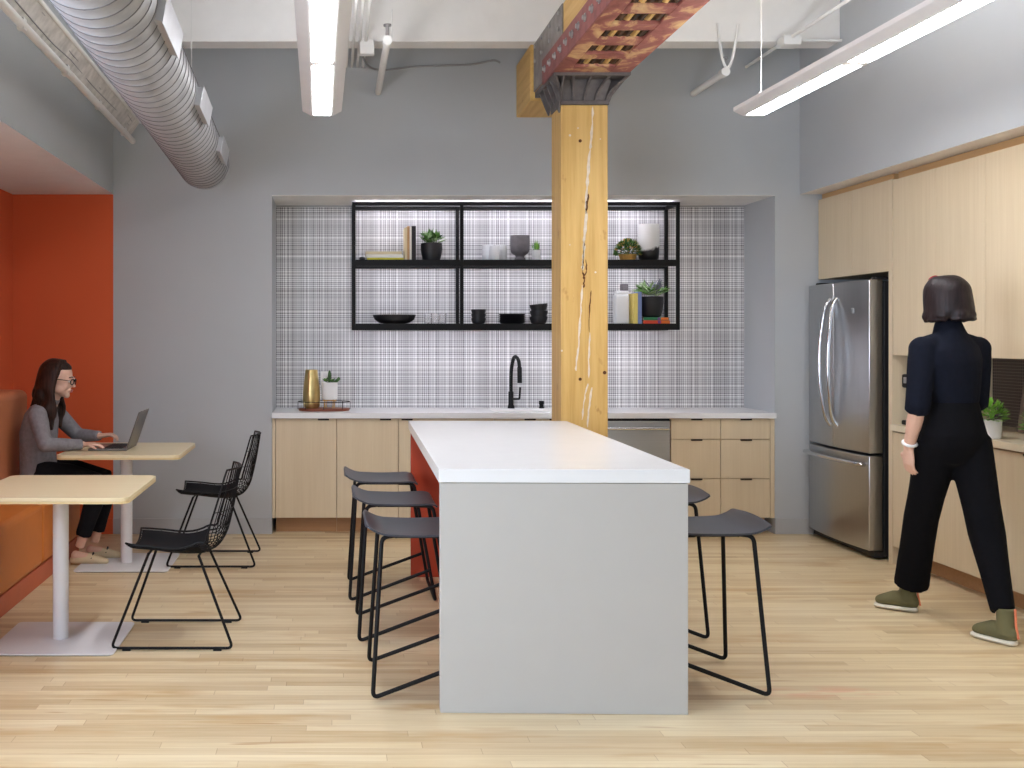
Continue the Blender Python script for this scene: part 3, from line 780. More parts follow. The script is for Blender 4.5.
# clear and white vessels
def tumbler(loc, r, h, mat, label, group, taper=1.0):
    return tag(MB().lathe(0, 0, [(r*.9, 0), (r, h*.1), (r*taper, h), (r*taper-.003, h), (r-.004, h*.12), (.004, h*.08)], 24).build('tumbler', mat, smooth=True, loc=loc), label, 'glass', group)
for i, (x, y, lb) in enumerate(((488, 8.45, 'left white frosted cup in the trio beside the grey goblet'), (494.5, 8.36, 'front middle white frosted cup in the trio beside the grey goblet'), (501, 8.45, 'right white frosted cup in the trio, nearest the grey goblet'))):
    tumbler(((x-VX)*y/F, y, MZ1), .048 if i != 1 else .044, .13 if i != 1 else .115, M['frost'], lb, 'white cups on the upper middle shelf', .92)
gp = [(.046, 0), (.044, .015), (.034, .03), (.036, .042), (.066, .062), (.075, .085), (.077, .12), (.076, .20), (.070, .20), (.067, .12), (.03, .07)]
tag(MB().lathe(0, 0, gp, 30).build('goblet_vase', M['greycer'], smooth=True, loc=(pp(520), SYM, MZ1)), 'ribbed grey stoneware footed goblet on the upper middle shelf', 'vase')
potted('tiny spiky green plant in a small white pot beside the grey goblet', (pp(536.3), SYM, MZ1), [(.026, 0), (.03, .005), (.036, .085), (.032, .085)], M['ceramic'], [M['leaf'], M['leafb']], .03, .085, 16, .016, shape='spike')
potted('bushy green dome plant with cane stems beside the dipped vase', (pp(627), SYM-.02, MZ1), [(.05, 0), (.06, .01), (.07, .05), (.066, .05)], M['tan'], [M['leafd'], M['leafd'], M['leaf'], M['leafd'], M['leaf'], M['tan']], .082, .10, 520, .017, shape='bush')
tag(MB().lathe(0, 0, [(.062, 0), (.076, .02), (.083, .07), (.084, .29), (.078, .29), (.077, .06)], 32).build('vase', M['dip'], smooth=True, loc=(pp(648.6), SYM, MZ1)), 'tall white vase dipped in black glaze on the upper right shelf', 'vase')
# lower shelf
tag(MB().lathe(0, 0, [(.075, 0), (.12, .01), (.158, .035), (.172, .072), (.165, .072), (.11, .02), (.004, .012)], 36).build('serving_bowl', M['blackcer'], smooth=True, loc=(pp(394.3), SYM, LZ1)), 'wide shallow black serving bowl on the lower left shelf', 'bowl')
for i, (x, y, lb) in enumerate(((428.5, 8.44, 'clear drinking glass nearest the wide black bowl'), (435, 8.36, 'middle clear drinking glass on the lower left shelf'), (442, 8.44, 'clear drinking glass nearest the shelf upright, lower left shelf'))):
    tumbler(((x-VX)*y/F, y, LZ1), .035, .085, M['glass'], lb, 'clear glasses on the lower left shelf')
for k in range(3):
    tag(MB().lathe(0, 0, [(.036, 0), (.05, .008), (.058, .034), (.058, .046), (.054, .046), (.045, .012), (.004, .008)], 24).build('cup', M['blackcer'], smooth=True, loc=(pp(478.5), SYM, LZ1+k*.034)), ['bottom', 'middle', 'top'][k]+' black cup in the narrow stack on the lower shelf', 'cup', 'stack of black cups')
for k in range(5):
    tag(MB().lathe(0, 0, [(.07, 0), (.085, .003), (.109-.001*k, .018), (.112-.001*k, .020), (.108-.001*k, .0205), (.08, .007), (.004, .006)], 32).build('plate', M['blackcer'], smooth=True, loc=(pp(512), SYM, LZ1+k*.0145)), ['lowest', 'second', 'third', 'fourth', 'topmost'][k]+' black plate in the wide stack, counted upward from the lower shelf', 'plate', 'stack of black plates')
for k in range(3):
    o = tag(MB().lathe(0, 0, [(.045, 0), (.058, .006), (.070, .04), (.071, .058), (.067, .058), (.05, .012), (.004, .01)], 28).build('bowl', M['blackcer'], smooth=True, loc=(pp(538.5)+.002*k, SYM, LZ1+k*.046+.001)), ['bottom', 'middle', 'top tilted'][k]+' black bowl in the stack beside the timber column', 'bowl', 'stack of black bowls')
    if k == 2: o.rotation_euler = (0, R(-5), 0); o.location.z += .006
# glass bottle, books, plant on books
gj = thing('glass_jar', 'square clear glass jar with a grey lid on the lower right shelf', 'jar', (pp(621), SYM, LZ1))
MB().box(-.055, .055, -.045, .045, 0, .235).build('jar_body', M['frost'], gj, bevel=.012)
MB().box(-.05, .05, -.04, .04, .236, .262).build('neck', M['frost'], gj, bevel=.006)
MB().box(.0, .05, -.035, .035, .262, .318).build('lid', M['greycer'], gj, bevel=.006)
for px0, px1, top, cv, lb in ((630.5, 634.4, 293.5, 'bk_lemon', 'pale yellow book standing beside the glass jar'), (634.6, 638.3, 292, 'bk_blue', 'thin pale blue book standing by the black plant pot')):
    a, b_ = SX_(px0), SX_(px1); book(b_-a, (323.6-top)*SYM/F, .19, M[cv], lb, ((a+b_)/2, SYM, LZ1))
z = LZ1
for h_, cv, px0, px1, lb in ((.026, 'bk_red', 639.5, 666, 'red book lying under the green one beneath the black pot'), (.024, 'bk_green', 640, 665, 'green and orange book lying directly under the black plant pot')):
    a, b_ = SX_(px0), SX_(px1)
    t = book(b_-a, h_, .2, M[cv], lb, ((a+b_)/2, SYM, z), flat=True)
    w_ = b_-a
    MB().box(w_*.05, w_*.15, -.1015, -.1002, .002, h_-.002).build('spine_panel', M['bk_violet'], t)
    MB().box(w_*.18, w_*.48, -.1015, -.1002, .002, h_-.002).build('spine_panel', M['bk_orange'], t)
    z += h_+.0008
potted('leafy violet-green succulent in a large black pot standing on books', (pp(651.6), SYM, z), bowlprof(.092, .165, .6), M['blackcer'], [M['leafp'], M['leaf'], M['leafv'], M['leafp']], .12, .15, 80, .044, lean=1.0)

# tray with vase and cactus
CYM = 8.25
def cpx(px): return (px-VX)*CYM/F
ty_ = thing('serving_tray', 'oval walnut tray with a thin wire rail on the back counter', 'tray', (cpx(324), CYM, CT))
def oval(rx, ry, z, n=40): return [(rx*math.cos(2*PI*k/n), ry*math.sin(2*PI*k/n), z) for k in range(n)]
MB().rings([oval(.195, .12, 0), oval(.2, .125, .006), oval(.2, .125, .018), oval(.19, .115, .02)]).build('tray_base', M['walnut'], ty_, smooth=True)
rl = MB().tube(oval(.203, .128, .07), .003, 6, closed=True)
for k in range(0, 40, 5): rl.tube([oval(.203, .128, .012)[k], oval(.203, .128, .07)[k]], .0022, 5)
rl.build('wire_rail', M['black'], ty_)
tag(MB().lathe(0, 0, [(.052, 0), (.062, .01), (.069, .06), (.068, .12), (.059, .2), (.047, .298), (.044, .298), (.056, .2), (.06, .1), (.02, .02)], 32).build('gold_vase', M['gold'], smooth=True, loc=(cpx(311.5), CYM-.01, CT+.0205)), 'tapered brushed gold vase standing on the walnut tray', 'vase')
cp = potted('small cactus in a white pot raised on a stand, on the walnut tray', (cpx(329.6), CYM-.02, CT+.0205), [(.050, .065), (.058, .072), (.062, .10), (.063, .20), (.057, .20)], M['ceramic'], [M['leafd'], M['leaf']], .05, .05, 14, .022, th=.4)
st_ = MB()
for a in range(4): st_.tube([(.045*math.cos(a*PI/2+.6), .045*math.sin(a*PI/2+.6), .001), (.05*math.cos(a*PI/2+.6), .05*math.sin(a*PI/2+.6), .07)], .004, 6)
st_.tube(oval(.052, .052, .06, 20), .003, 5, closed=True); st_.build('stand', M['tan'], cp)
cc = MB(); cc.ell((0.0, 0, .245), (.014, .012, .05)); cc.tube(cr([(.01, 0, .20), (.045, 0, .205), (.078, 0, .235)], 4), [.012]*9, 8)
cc.build('cactus_arm', M['leafd'], cp, smooth=True)
ol = thing('wall_outlet', 'white outlet plate on the plaid tile behind the cactus', 'outlet', (bx_(325)*8.6/8, 8.6, H-(378-VY)*8.6/F))
MB().box(-.035, .035, -.008, 0, -.055, .055).build('plate', M['ceramic'], ol, bevel=.003)
MB().box(-.015, .015, -.011, -.0081, -.04, -.01).box(-.015, .015, -.011, -.0081, .01, .04).build('socket', M['whitemetal'], ol, bevel=.002)

# ------------------------------------------------------------------ island
IW, IL, IH = .983, 2.44, .964
isl = thing('kitchen_island', 'large white-topped island with light grey waterfall ends and orange inner panels', 'island', (.416, 4.17, 0), R(-1.27))
MB().box(0, IW, 0, IL, IH-.053, IH).build('countertop', M['quartz'], isl, bevel=.002)
MB().box(.008, IW-.004, .010, .07, 0, IH-.056).build('end_panel', M['islgrey'], isl, bevel=.002)
MB().box(.012, IW-.008, IL-.05, IL-.008, 0, IH-.056).build('end_panel', M['islgrey'], isl, bevel=.002)
MB().box(.012, IW-.008, IL-.056, IL-.0505, 0.001, IH-.056).build('inner_panel', M['islorange'], isl)
MB().box(.012, IW-.008, .0705, .076, 0.001, IH-.056).build('inner_panel', M['islorange'], isl)
MB().box(.36, .64, .077, IL-.057, 0, IH-.056).build('center_cabinet', M['islorange'], isl, bevel=.002)

# ------------------------------------------------------------------ bar stools  (local: outer side = -x, island side = +x, origin at floor)
def make_stool(label):
    t = thing('bar_stool', label, 'bar stool', group='bar stools along the island')
    # seat: profile along x, extruded along y with slightly dished middle
    prof = [(-.215, .718), (-.205, .712), (-.18, .692), (-.145, .678), (-.10, .673), (0, .670), (.10, .672), (.15, .674), (.185, .668), (.20, .655)]
    prof = cr(prof, 4); m = MB(); vs = []; ny = 13; n = len(prof)
    for layer in (0, 1):
        for i, (x, z) in enumerate(prof):
            a = prof[max(i-1, 0)]; b_ = prof[min(i+1, n-1)]; tx, tz = b_[0]-a[0], b_[1]-a[1]; l = math.hypot(tx, tz); nx, nz = -tz/l, tx/l
            f = i/(n-1)
            hw_ = .215 if f > .16 else .215-.035*(1-f/.16)**2
            if f > .93: hw_ -= .03*((f-.93)/.07)**2
            for j in range(ny):
                v = -1+2*j/(ny-1); yy = v*hw_
                dish = -.008*(1-v*v)*math.sin(min(1, f*1.6)*PI/2) - (.010*max(0, .25-f)/.25*(v*v))
                o_ = -.012*layer*(1-.3*abs(v)**6)
                vs.append((x+nx*o_, yy, z+nz*o_+dish))
    fs = []; K = n*ny
    for i in range(n-1):
        for j in range(ny-1):
            a = i*ny+j; fs.append((a, a+1, a+ny+1, a+ny)); fs.append((K+a, K+a+ny, K+a+ny+1, K+a+1))
    for i in range(n-1):
        for j in (0, ny-1): a = i*ny+j; fs.append((a, a+ny, K+a+ny, K+a))
    for j in range(ny-1):
        for i in (0, n-1): a = i*ny+j; fs.append((a, a+1, K+a+1, K+a))
    m.add(vs, fs); m.build('seat', M['stoolseat'], t, smooth=True, sub=0)
    r = .0092
    for s_ in (-1, 1):
        yt, yb = .175*s_, .245*s_
        # outer leg bending at the floor into the rising side bar
        L = arc([(-.09, yt*.9, .659), (-.15, yt, .655), (-.190, yb, .012), (.262, yb*.96, .18)], .03, 6)
        MB().tube(L, r, 10).build('side_frame', M['black'], t, smooth=True)
    L = arc([(.09, -.158, .655), (.175, -.17, .655), (.29, -.24, .012), (.29, .24, .012), (.175, .17, .655), (.09, .158, .655)], .03, 6)
    MB().tube(L, r, 10).build('inner_frame', M['black'], t, smooth=True)
    br = MB()
    for x in (-.09, .09): br.tube([(x, -.165, .655), (x, .165, .655)], .007, 8)
    br.tube([(-.09, -.158, .655), (.09, -.158, .655)], .007, 8).tube([(-.09, .158, .655), (.09, .158, .655)], .007, 8)
    br.build('seat_support', M['black'], t, smooth=True)
    return t
s0 = make_stool('charcoal sled stool nearest the camera on the left side of the island')
spots = [(.352, 4.56, 0, None), (.315, 5.37, 0, 'middle charcoal sled stool on the left side of the island'), (.283, 6.17, 0, 'farthest charcoal sled stool on the left side of the island, by the cabinets'),
         (1.603, 4.59, PI, 'charcoal sled stool nearest the camera on the right side of the island'), (1.645, 5.42, PI, 'charcoal sled stool farther back on the right, mostly hidden by the island')]
for i, (x, y, rz, lb) in enumerate(spots):
    o = s0 if i == 0 else copy_tree(s0, label=lb)
    o.location = (x, y, 0); o.rotation_euler = (0, 0, rz)

# ------------------------------------------------------------------ cafe tables
def make_table(label):
    t = thing('cafe_table', label, 'table', group='cafe tables along the bench')
    def rr(w, r, n=6, h=None, oy=0):
        pts = []; h = h or w
        for cx_, cy_, a0 in ((w-r, h-r+oy, 0), (-w+r, h-r+oy, 90), (-w+r, -h+r+oy, 180), (w-r, -h+r+oy, 270)):
            for k in range(n+1): a = R(a0+90*k/n); pts.append((cx_+r*math.cos(a), cy_+r*math.sin(a)))
        return pts
    MB().prism(rr(.386, .05, h=.405), .734, .75, 'z').build('tabletop', M['birch'], t, bevel=.001)
    MB().prism(rr(.3865, .05, h=.4055), .722, .7335, 'z').build('table_edge', M['birch_edge'], t)
    MB().lathe(-.012, -.045, [(.038, .012), (.038, .713)], 28).build('column', M['whitemetal'], t, smooth=True)
    MB().box(-.17, .17, -.2, .17, .713, .722).build('mounting_plate', M['whitemetal'], t)
    MB().prism(rr(.30, .03, h=.28, oy=-.035), .004, .012, 'z').build('base_plate', M['whitemetal'], t, bevel=.002)
    MB().prism(rr(.293, .03, h=.273, oy=-.035), 0, .004, 'z').build('base_pad', M['black'], t)
    return t
t1 = make_table('empty square birch cafe table nearest the camera on a white pedestal')
t1.location = (-1.322, 5.235, 0)
t2 = copy_tree(t1, label='square birch cafe table holding the laptop, farther from the camera'); t2.location = (-1.342, 6.99, 0)

# ------------------------------------------------------------------ wire chairs (local: facing -x, centre of base at origin)
def make_chair(label):
    t = thing('wire_chair', label, 'chair', group='black wire chairs at the cafe tables')
    prof = cr([(-.215, .455), (-.10, .447), (.02, .432), (.11, .428), (.185, .448), (.232, .51), (.258, .60), (.282, .72), (.302, .845)], 5)
    n = len(prof)
    def pt(f, v):
        i = f*(n-1); a = int(min(i, n-2)); q = i-a
        x = prof[a][0]*(1-q)+prof[a+1][0]*q; z = prof[a][1]*(1-q)+prof[a+1][1]*q
        hw_ = .235-.01*math.cos(f*PI)
        if f > .8: hw_ -= .07*((f-.8)/.2)**2
        if f < .1: hw_ -= .02*((.1-f)/.1)**2
        e = abs(v)**2.2
        up = .045*e*(1-f*.9) if f < .6 else .02*e*(1-f)
        up += .05*e*math.exp(-((f-.42)/.14)**2)
        fw = -.075*e*max(0, min(1, (f-.35)/.3))*(1-.35*max(0, (f-.75)/.25))
        return Vector((x+fw+(-.012*e if f < .1 else 0), v*hw_, z+up))
    wm = MB()
    for k in range(1, 18):
        v = -1+2*k/18; wm.tube([pt(i/26, v) for i in range(27)], .0024, 5)
    for f in [.1*k for k in range(1, 10)]:
        wm.tube([pt(f, -1+2*j/12) for j in range(13)], .0024, 5)
    wm.build('wire_shell', M['black'], t, smooth=True)
    rim = [pt(i/26, -1) for i in range(27)]+[pt(1, -1+2*j/10) for j in range(1, 10)]+[pt(1-i/26, 1) for i in range(27)]+[pt(0, 1-2*j/10) for j in range(1, 10)]
    MB().tube(rim, .005, 8, closed=True).build('rim', M['black'], t, smooth=True)
    # pad
    pd = MB(); rows = []; nv = 13
    fs_ = [.012+.40*i/12 for i in range(13)]
    top = [[pt(f, (-1+2*j/(nv-1))*.93)+Vector((0, 0, .016*(1-abs(-1+2*j/(nv-1))**6)*(1 if 0 < i < 12 else .2))) for j in range(nv)] for i, f in enumerate(fs_)]
    bot = [[pt(f, (-1+2*j/(nv-1))*.93)-Vector((0, 0, .008)) for j in range(nv)] for f in fs_]
    V = [p for r_ in top for p in r_]+[p for r_ in bot for p in r_]; K = 13*nv; fs = []
    for i in range(12):
        for j in range(nv-1):
            a = i*nv+j; fs.append((a, a+1, a+nv+1, a+nv)); fs.append((K+a, K+a+nv, K+a+nv+1, K+a+1))
        for j in (0, nv-1): a = i*nv+j; fs.append((a, a+nv, K+a+nv, K+a))
    for j in range(nv-1):
        for i in (0, 12): a = i*nv+j; fs.append((a, a+1, K+a+1, K+a))
    pd.add(V, fs).build('seat_pad', M['blackfab'], t, smooth=True)
    for s_ in (-1, 1):
        y0, y1 = .16*s_, .247*s_
        L = arc([(-.125, y0, .445), (-.288, y1, .012), (.288, y1, .012), (.115, y0, .432)], .03, 6)
        MB().tube(L, .0068, 8).build('sled_frame', M['black'], t, smooth=True)
        for x in (-.215, .215):
            MB().box(x-.02, x+.02, y1-.008, y1+.008, 0, .009).build('glide', M['black'], t, bevel=.001)
    cb_ = MB()
    for x, z_ in ((-.125, .442), (.115, .430)): cb_.tube([(x, -.16, z_), (x, .16, z_)], .006, 8)
    cb_.build('cross_bar', M['black'], t, smooth=True)
    return t
ch = make_chair('black wire chair with seat pad nearest the camera at the empty table')
ch.location = (-.762, 5.26, 0)
ch2 = copy_tree(ch, label='black wire chair farther away, at the table with the laptop'); ch2.location = (-.785, 7.05, 0)

# ------------------------------------------------------------------ bench
bn = thing('banquette_bench', 'orange leather banquette bench with tall tan backrest along the left wall', 'bench', (-2.1, 5.4, 0))
def bb(x0, x1, y0, y1, z0, z1, name, mat, bev, seg=4): return MB().box(x0+2.1, x1+2.1, y0-5.4, y1-5.4, z0, z1).build(name, mat, bn, bevel=bev, seg=seg, smooth=True)
bb(XL+.01, -1.755, 2.8, 7.32, 0, .11, 'plinth', M['terracotta'], .004, 2)
for a, b_ in ((2.8, 4.585), (4.587, 6.372), (6.374, 7.33)):
    bb(-2.30, -1.745, a, b_, .112, .49, 'seat_cushion', M['leather'], .035)
for a, b_ in ((2.8, 4.585), (4.587, 6.372), (6.374, 7.33)):
    bb(XL+.01, -2.105, a, b_, .492, 1.125, 'backrest', M['leatherback'], .05)

# ------------------------------------------------------------------ right side millwork and fridge
CX = 3.66
FY0, FY1 = 7.05, 7.965
fg = thing('refrigerator', 'stainless french-door refrigerator with bottom freezer drawer in the oak wall', 'refrigerator', (CX, (FY0+FY1)/2, 0)); fy = (FY0+FY1)/2
FT = 1.87
MB().box(0.012, .60, FY0-fy+.01, FY1-fy-.01, .02, FT-.01).build('body', M['fridge_black'], fg, bevel=.005)
def bowed(y0, y1, z0, z1, x_edge, bow, yc0, yc1, name, mat):
    m = MB(); n = 14; poly = []
    for k in range(n+1):
        y = y0+(y1-y0)*k/n; u = (y-yc0)/(yc1-yc0)*2-1
        poly.append((x_edge-bow*(1-u*u), y))
    poly += [(0.008, y1), (0.008, y0)]
    m.prism(poly, z0, z1, 'z'); return m.build(name, mat, fg, bevel=.006, smooth=True)
a, b_ = FY0-fy+.012, FY1-fy-.012
SEAM = .70
dl = bowed(a, -.003, SEAM+.008, FT, -.085, .03, a, b_, 'door', M['steel'])
dr_ = bowed(.003, b_, SEAM+.008, FT, -.085, .03, a, b_, 'door', M['steel'])
fz = bowed(a, b_, .06, SEAM-.008, -.085, .03, a, b_, 'freezer_drawer', M['steel'])
MB().box(-.05, .02, a, b_, .015, .055).build('grille', M['fridge_black'], fg)
for yy, nm in ((-.055, dl), (.045, dr_)):
    pts_ = cr([(-.112, yy, .86), (-.15, yy, .93), (-.178, yy*1.25, 1.12), (-.185, yy*1.3, 1.30), (-.178, yy*1.25, 1.48), (-.15, yy, 1.69), (-.112, yy, 1.76)], 6)
    MB().tube(pts_, .0135, 12).build('handle', M['chrome'], nm, smooth=True)
pts_ = cr([(-.09, a+.05, .63), (-.14, a+.06, .635), (-.165, 0, .635), (-.14, b_-.06, .635), (-.09, b_-.05, .63)], 6)
MB().tube(pts_, .015, 12).build('handle', M['chrome'], fz, smooth=True)
MB().box(-.112, -.104, a+.17, a+.205, FT-.22, FT-.185).build('badge', M['bolt'], dl, bevel=.002)
MB().box(-.04, .05, a+.01, a+.07, FT+.001, FT+.02).box(-.04, .05, b_-.07, b_-.01, FT+.001, FT+.02).build('hinge_cover', M['fridge_black'], fg, bevel=.004)

oc = thing('fridge_cabinet', 'short oak double-door cabinet above the refrigerator', 'cabinet', (CX, 7.48, 1.92))
MB().box(.02, .65, -.505, .505, 0, .60).build('body', M['oak'], oc)
MB().box(0, .0195, -.505, -.002, 0, .60).build('door', M['oak'], oc, bevel=.0015)
MB().box(0, .0195, .002, .505, 0, .60).build('door', M['oak'], oc, bevel=.0015)
tag(MB().box(CX+.03, XR-.002, 6.97, 7.99, 2.522, SZ-.002).build('filler_panel', M['oak_edge']), 'oak filler strip between fridge cabinet and soffit', 'panel')
tag(MB().box(CX-.002, XR-.002, 6.925, 6.972, 0, 2.52).build('side_panel', M['oak']), 'tall oak side panel between refrigerator and wall cabinets', 'panel')
ye = [6.923, 6.43, 5.945, 5.47, 4.99, 4.5]
nm_ = ['oak wall cabinet door unit closest to the refrigerator', 'oak wall cabinet unit directly above the walking person', 'oak wall cabinet unit third from the refrigerator, cut by the frame', 'fourth oak wall cabinet unit from the refrigerator', 'fifth oak wall cabinet unit from the refrigerator']
nb_ = ['oak base unit closest to the refrigerator', 'oak base unit behind the walking person', 'oak base unit right of the walking person, beside the plant', 'fourth oak base unit from the refrigerator', 'fifth oak base unit from the refrigerator']
for i in range(5):
    y1, y0 = ye[i]-.0015, ye[i+1]+.0015; yc = (y0+y1)/2; L = (y1-y0)/2
    t = thing('wall_cabinet', nm_[i], 'cabinet', (CX, yc, 1.37), group='tall oak wall cabinets')
    MB().box(.02, .655, -L, L, 0.0, 1.14).build('body', M['oak'], t)
    MB().box(0, .0195, -L, L, -.002, 1.142).build('door', M['oak'], t, bevel=.0015)
    t = thing('base_cabinet', nb_[i], 'cabinet', (CX, yc, 0), group='oak base units on the right')
    MB().box(.02, .655, -L, L, .12, .872).build('body', M['toekick'], t)
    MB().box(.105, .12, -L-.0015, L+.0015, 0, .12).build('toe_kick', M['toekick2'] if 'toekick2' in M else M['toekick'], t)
    d = MB().box(0, .0195, -L, L, .12, .866).build('door', M['oak'], t, bevel=.0015)
    MB().box(-.012, .004, -L+.05, -L+.13, .855, .868).build('handle', M['blacktab'], d, bevel=.002)
tag(MB().box(CX+.035, XR-.002, 4.5, 6.92, 2.514, SZ-.002).build('filler_panel', M['oak_edge']), 'long oak filler strip between wall cabinets and soffit', 'panel')
M['creamtop'] = plain('cream_worktop', (226, 212, 184), .3, var=.02)
tag(MB().box(CX-.02, XR-.012, 4.5, 6.92, .876, .916).build('countertop', M['creamtop'], bevel=.002), 'cream worktop on the right under the oak wall cabinets', 'countertop')
struct('wall_tile', MB().box(XR-.01, XR, 4.5, 6.92, .88, 1.40), M['browntile'])
# things on the right counter
cmk = thing('coffee_maker', 'black coffee maker half hidden behind the walking person', 'coffee maker', (3.812, 6.79, .9165))
MB().box(-.11, .11, -.11, .11, 0, .03).build('base', M['black'], cmk, bevel=.008)
MB().box(.02, .11, -.11, .11, .03, .30).build('tower', M['black'], cmk, bevel=.008)
MB().box(-.11, .11, -.11, .11, .24, .33).build('brew_head', M['black'], cmk, bevel=.012)
MB().box(-.113, -.1, -.08, .08, .27, .31).build('panel', M['bolt'], cmk, bevel=.003)
MB().lathe(-.04, 0, [(.05, .031), (.068, .06), (.06, .15), (.045, .19), (.048, .2)], 20).build('carafe', M['screen'], cmk, smooth=True)
br_ = thing('art_board', 'brown-grey board leaning on the mosaic behind the white plant pot', 'board', (4.12, 6.21, .916))
q = MB().box(-.008, .008, -.16, .16, 0, .32).build('panel', M['board'], br_, bevel=.002); q.rotation_euler = (0, R(8), 0)
pt_ = (3.83, 5.98, .916)
potted('bright green leafy herb in a white cylindrical pot right of the walking person', ((991.5-VX)*5.95/F, 5.95, .916), [(.044, 0), (.048, .004), (.052, .105), (.047, .105)], M['ceramic'], [M['leafb'], M['leaf'], M['leafb']], .055, .085, 130, .022, shape='bush', th=.15)
potted('trailing green plant beside the herb pot at the frame edge', (3.98, 5.98, .916), [(.03, 0), (.035, .004), (.04, .05), (.036, .05)], M['blackcer'], [M['leaf'], M['leafb']], .06, .10, 110, .022, shape='bush', th=.15)

# ------------------------------------------------------------------ people
def headmesh(m, c, f, s_, u, k=1.0):
    """skull, jaw, nose, brow, lips, ears, neck root: c = centre between the ears, f forward, s side, u up"""
    Mx = Matrix((f, s_, u)).transposed()
    def E(p, r): m.ell(Vector(c)+Mx @ (Vector(p)*k), [q*k for q in r], 18, 12, Mx)
    E((-.012, 0, .035), (.098, .076, .090)); E((.028, 0, .0), (.066, .062, .085)); E((.035, 0, -.062), (.050, .048, .045))
    E((.068, 0, -.092), (.022, .024, .020)); E((.088, 0, .022), (.016, .042, .010))
    E((.094, 0, -.008), (.014, .011, .028)); E((.106, 0, -.024), (.014, .013, .011))
    E((.082, 0, -.058), (.018, .024, .013)); E((.055, .034, -.03), (.03, .022, .03)); E((.055, -.034, -.03), (.03, .022, .03))
    for q in (-1, 1): E((-.005, q*.077, -.005), (.018, .008, .030)); E((.02, q*.045, -.05), (.045, .016, .035))
def face_bits(parent, c, f, s_, u, k=1.0, org=(0, 0, 0)):
    Mx = Matrix((f, s_, u)).transposed(); c = Vector(c)-Vector(org)
    def T(p): return c+Mx @ (Vector(p)*k)
    for q in (-1, 1):
        e = MB().ell(T((.079, q*.031, .004)), (.0115, .0135, .0095), 12, 8, Mx).build('eye', M['eyew'], parent, smooth=True)
        MB().ell(T((.0885, q*.031, .004)), (.003, .0055, .0055), 10, 6, Mx).build('iris', M['iris'], e, smooth=True)
        MB().tube([T((.095, q*.015, .030)), T((.094, q*.032, .035)), T((.082, q*.05, .029))], .0035, 6).build('eyebrow', M['hair'], parent, smooth=True)
    l = MB(); l.ell(T((.098, 0, -.054)), (.006, .020, .0055), 12, 6, Mx); l.ell(T((.096, 0, -.064)), (.007, .017, .006), 12, 6, Mx)
    l.build('lips', M['lip'], parent, smooth=True)
def hand(m, w, d, n, size=1.0, curl=.5, side=1, spread=.18):
    """w wrist point, d direction of the fingers, n back-of-hand normal; side = which way the thumb goes"""
    w = Vector(w); d = Vector(d).normalized(); n = Vector(n); n = (n-d*n.dot(d)).normalized(); s_ = d.cross(n)*side
    L = .085*size
    m.loft([(w-d*.01, .026*size, .019*size), (w+d*.03*size, .034*size, .016*size), (w+d*L*.8, .040*size, .0145*size), (w+d*L, .038*size, .012*size)], 12, ref=tuple(s_))
    for i, (o_, ln) in enumerate(((.030, .068), (.011, .078), (-.009, .073), (-.028, .056))):
        b_ = w+d*(L-.006)+s_*o_*size; dd = (d+s_*spread*o_*8).normalized(); pts_ = [b_]; a = curl*.5
        for q in (.45, .32, .26):
            dq = (dd*math.cos(a)-n*math.sin(a)); pts_.append(pts_[-1]+dq*ln*size*q*1.0); a += curl*.75
        m.tube([b_-d*.012]+pts_, [.0088*size, .0085*size, .008*size, .0074*size, .0062*size], 8)
    b_ = w+d*.028*size+s_*.026*size
    m.tube([b_-s_*.012, b_+(d*.6+s_*.75)*.025*size, b_+(d*.85+s_*.5-n*.3).normalized()*.052*size, b_+(d*1.0+s_*.3-n*.4).normalized()*.075*size], [.012*size, .0112*size, .0095*size, .007*size], 8)

# --- seated person at the laptop
P1O = Vector((-1.93, 7.0, .49))
p1 = thing('person', 'person with long dark hair, glasses and grey shirt sitting on the bench typing', 'person', tuple(P1O))
def rel(sec, O): return [(tuple(Vector(q[0])-O),)+tuple(q[1:]) for q in sec]
f1 = Vector((.985, -.04, -.16)).normalized(); s1 = Vector((.04, 1, 0)).normalized(); u1 = f1.cross(s1).normalized(); s1 = u1.cross(f1)
hc1 = Vector((-1.808, 6.98, 1.205))
body = MB()
headmesh(body, hc1, f1, s1, u1, 1.0)
body.loft([((-1.885, 7.0, 1.03), .06, .06), ((-1.855, 6.99, 1.09), .05, .052), ((-1.825, 6.98, 1.15), .05, .055)], 14)
body.loft([((-1.93, 7.0, .56), .15, .105), ((-1.94, 7.0, .70), .12, .09), ((-1.935, 7.0, .86), .14, .10), ((-1.915, 7.0, .97), .15, .09), ((-1.895, 7.0, 1.04), .09, .06)], 18)
nk = (0, 1, 0)
SHn, ELn, WRn = (-1.905, 6.825, .985), (-1.835, 6.745, .80), (-1.615, 6.86, .790)
SHf, ELf, WRf = (-1.89, 7.175, .985), (-1.74, 7.235, .815), (-1.565, 7.12, .822)
for S_, E_, W_ in ((SHn, ELn, WRn), (SHf, ELf, WRf)):
    body.tube([S_, E_], [.045, .034], 10); body.tube([E_, tuple(Vector(E_).lerp(Vector(W_), .4)), W_], [.034, .033, .023], 10)
KN = [(-1.52, 6.90, .53), (-1.50, 7.08, .53)]; AN = [(-1.655, 6.915, .115), (-1.60, 7.10, .115)]
for i, yy in enumerate((6.90, 7.10)):
    body.tube([(-1.92, yy, .575), (-1.72, yy, .565), KN[i]], [.085, .075, .052], 12)
    K_, A_ = Vector(KN[i]), Vector(AN[i])
    body.tube([KN[i], tuple(K_.lerp(A_, .35)), tuple(K_.lerp(A_, .8)), AN[i]], [.05, .05, .034, .031], 12)
    body.loft([((A_.x-.03, A_.y, .06), .03, .035), ((A_.x+.05, A_.y, .05), .034, .026), ((A_.x+.12, A_.y, .035), .036, .018), ((A_.x+.17, A_.y, .03), .030, .012)], 12)
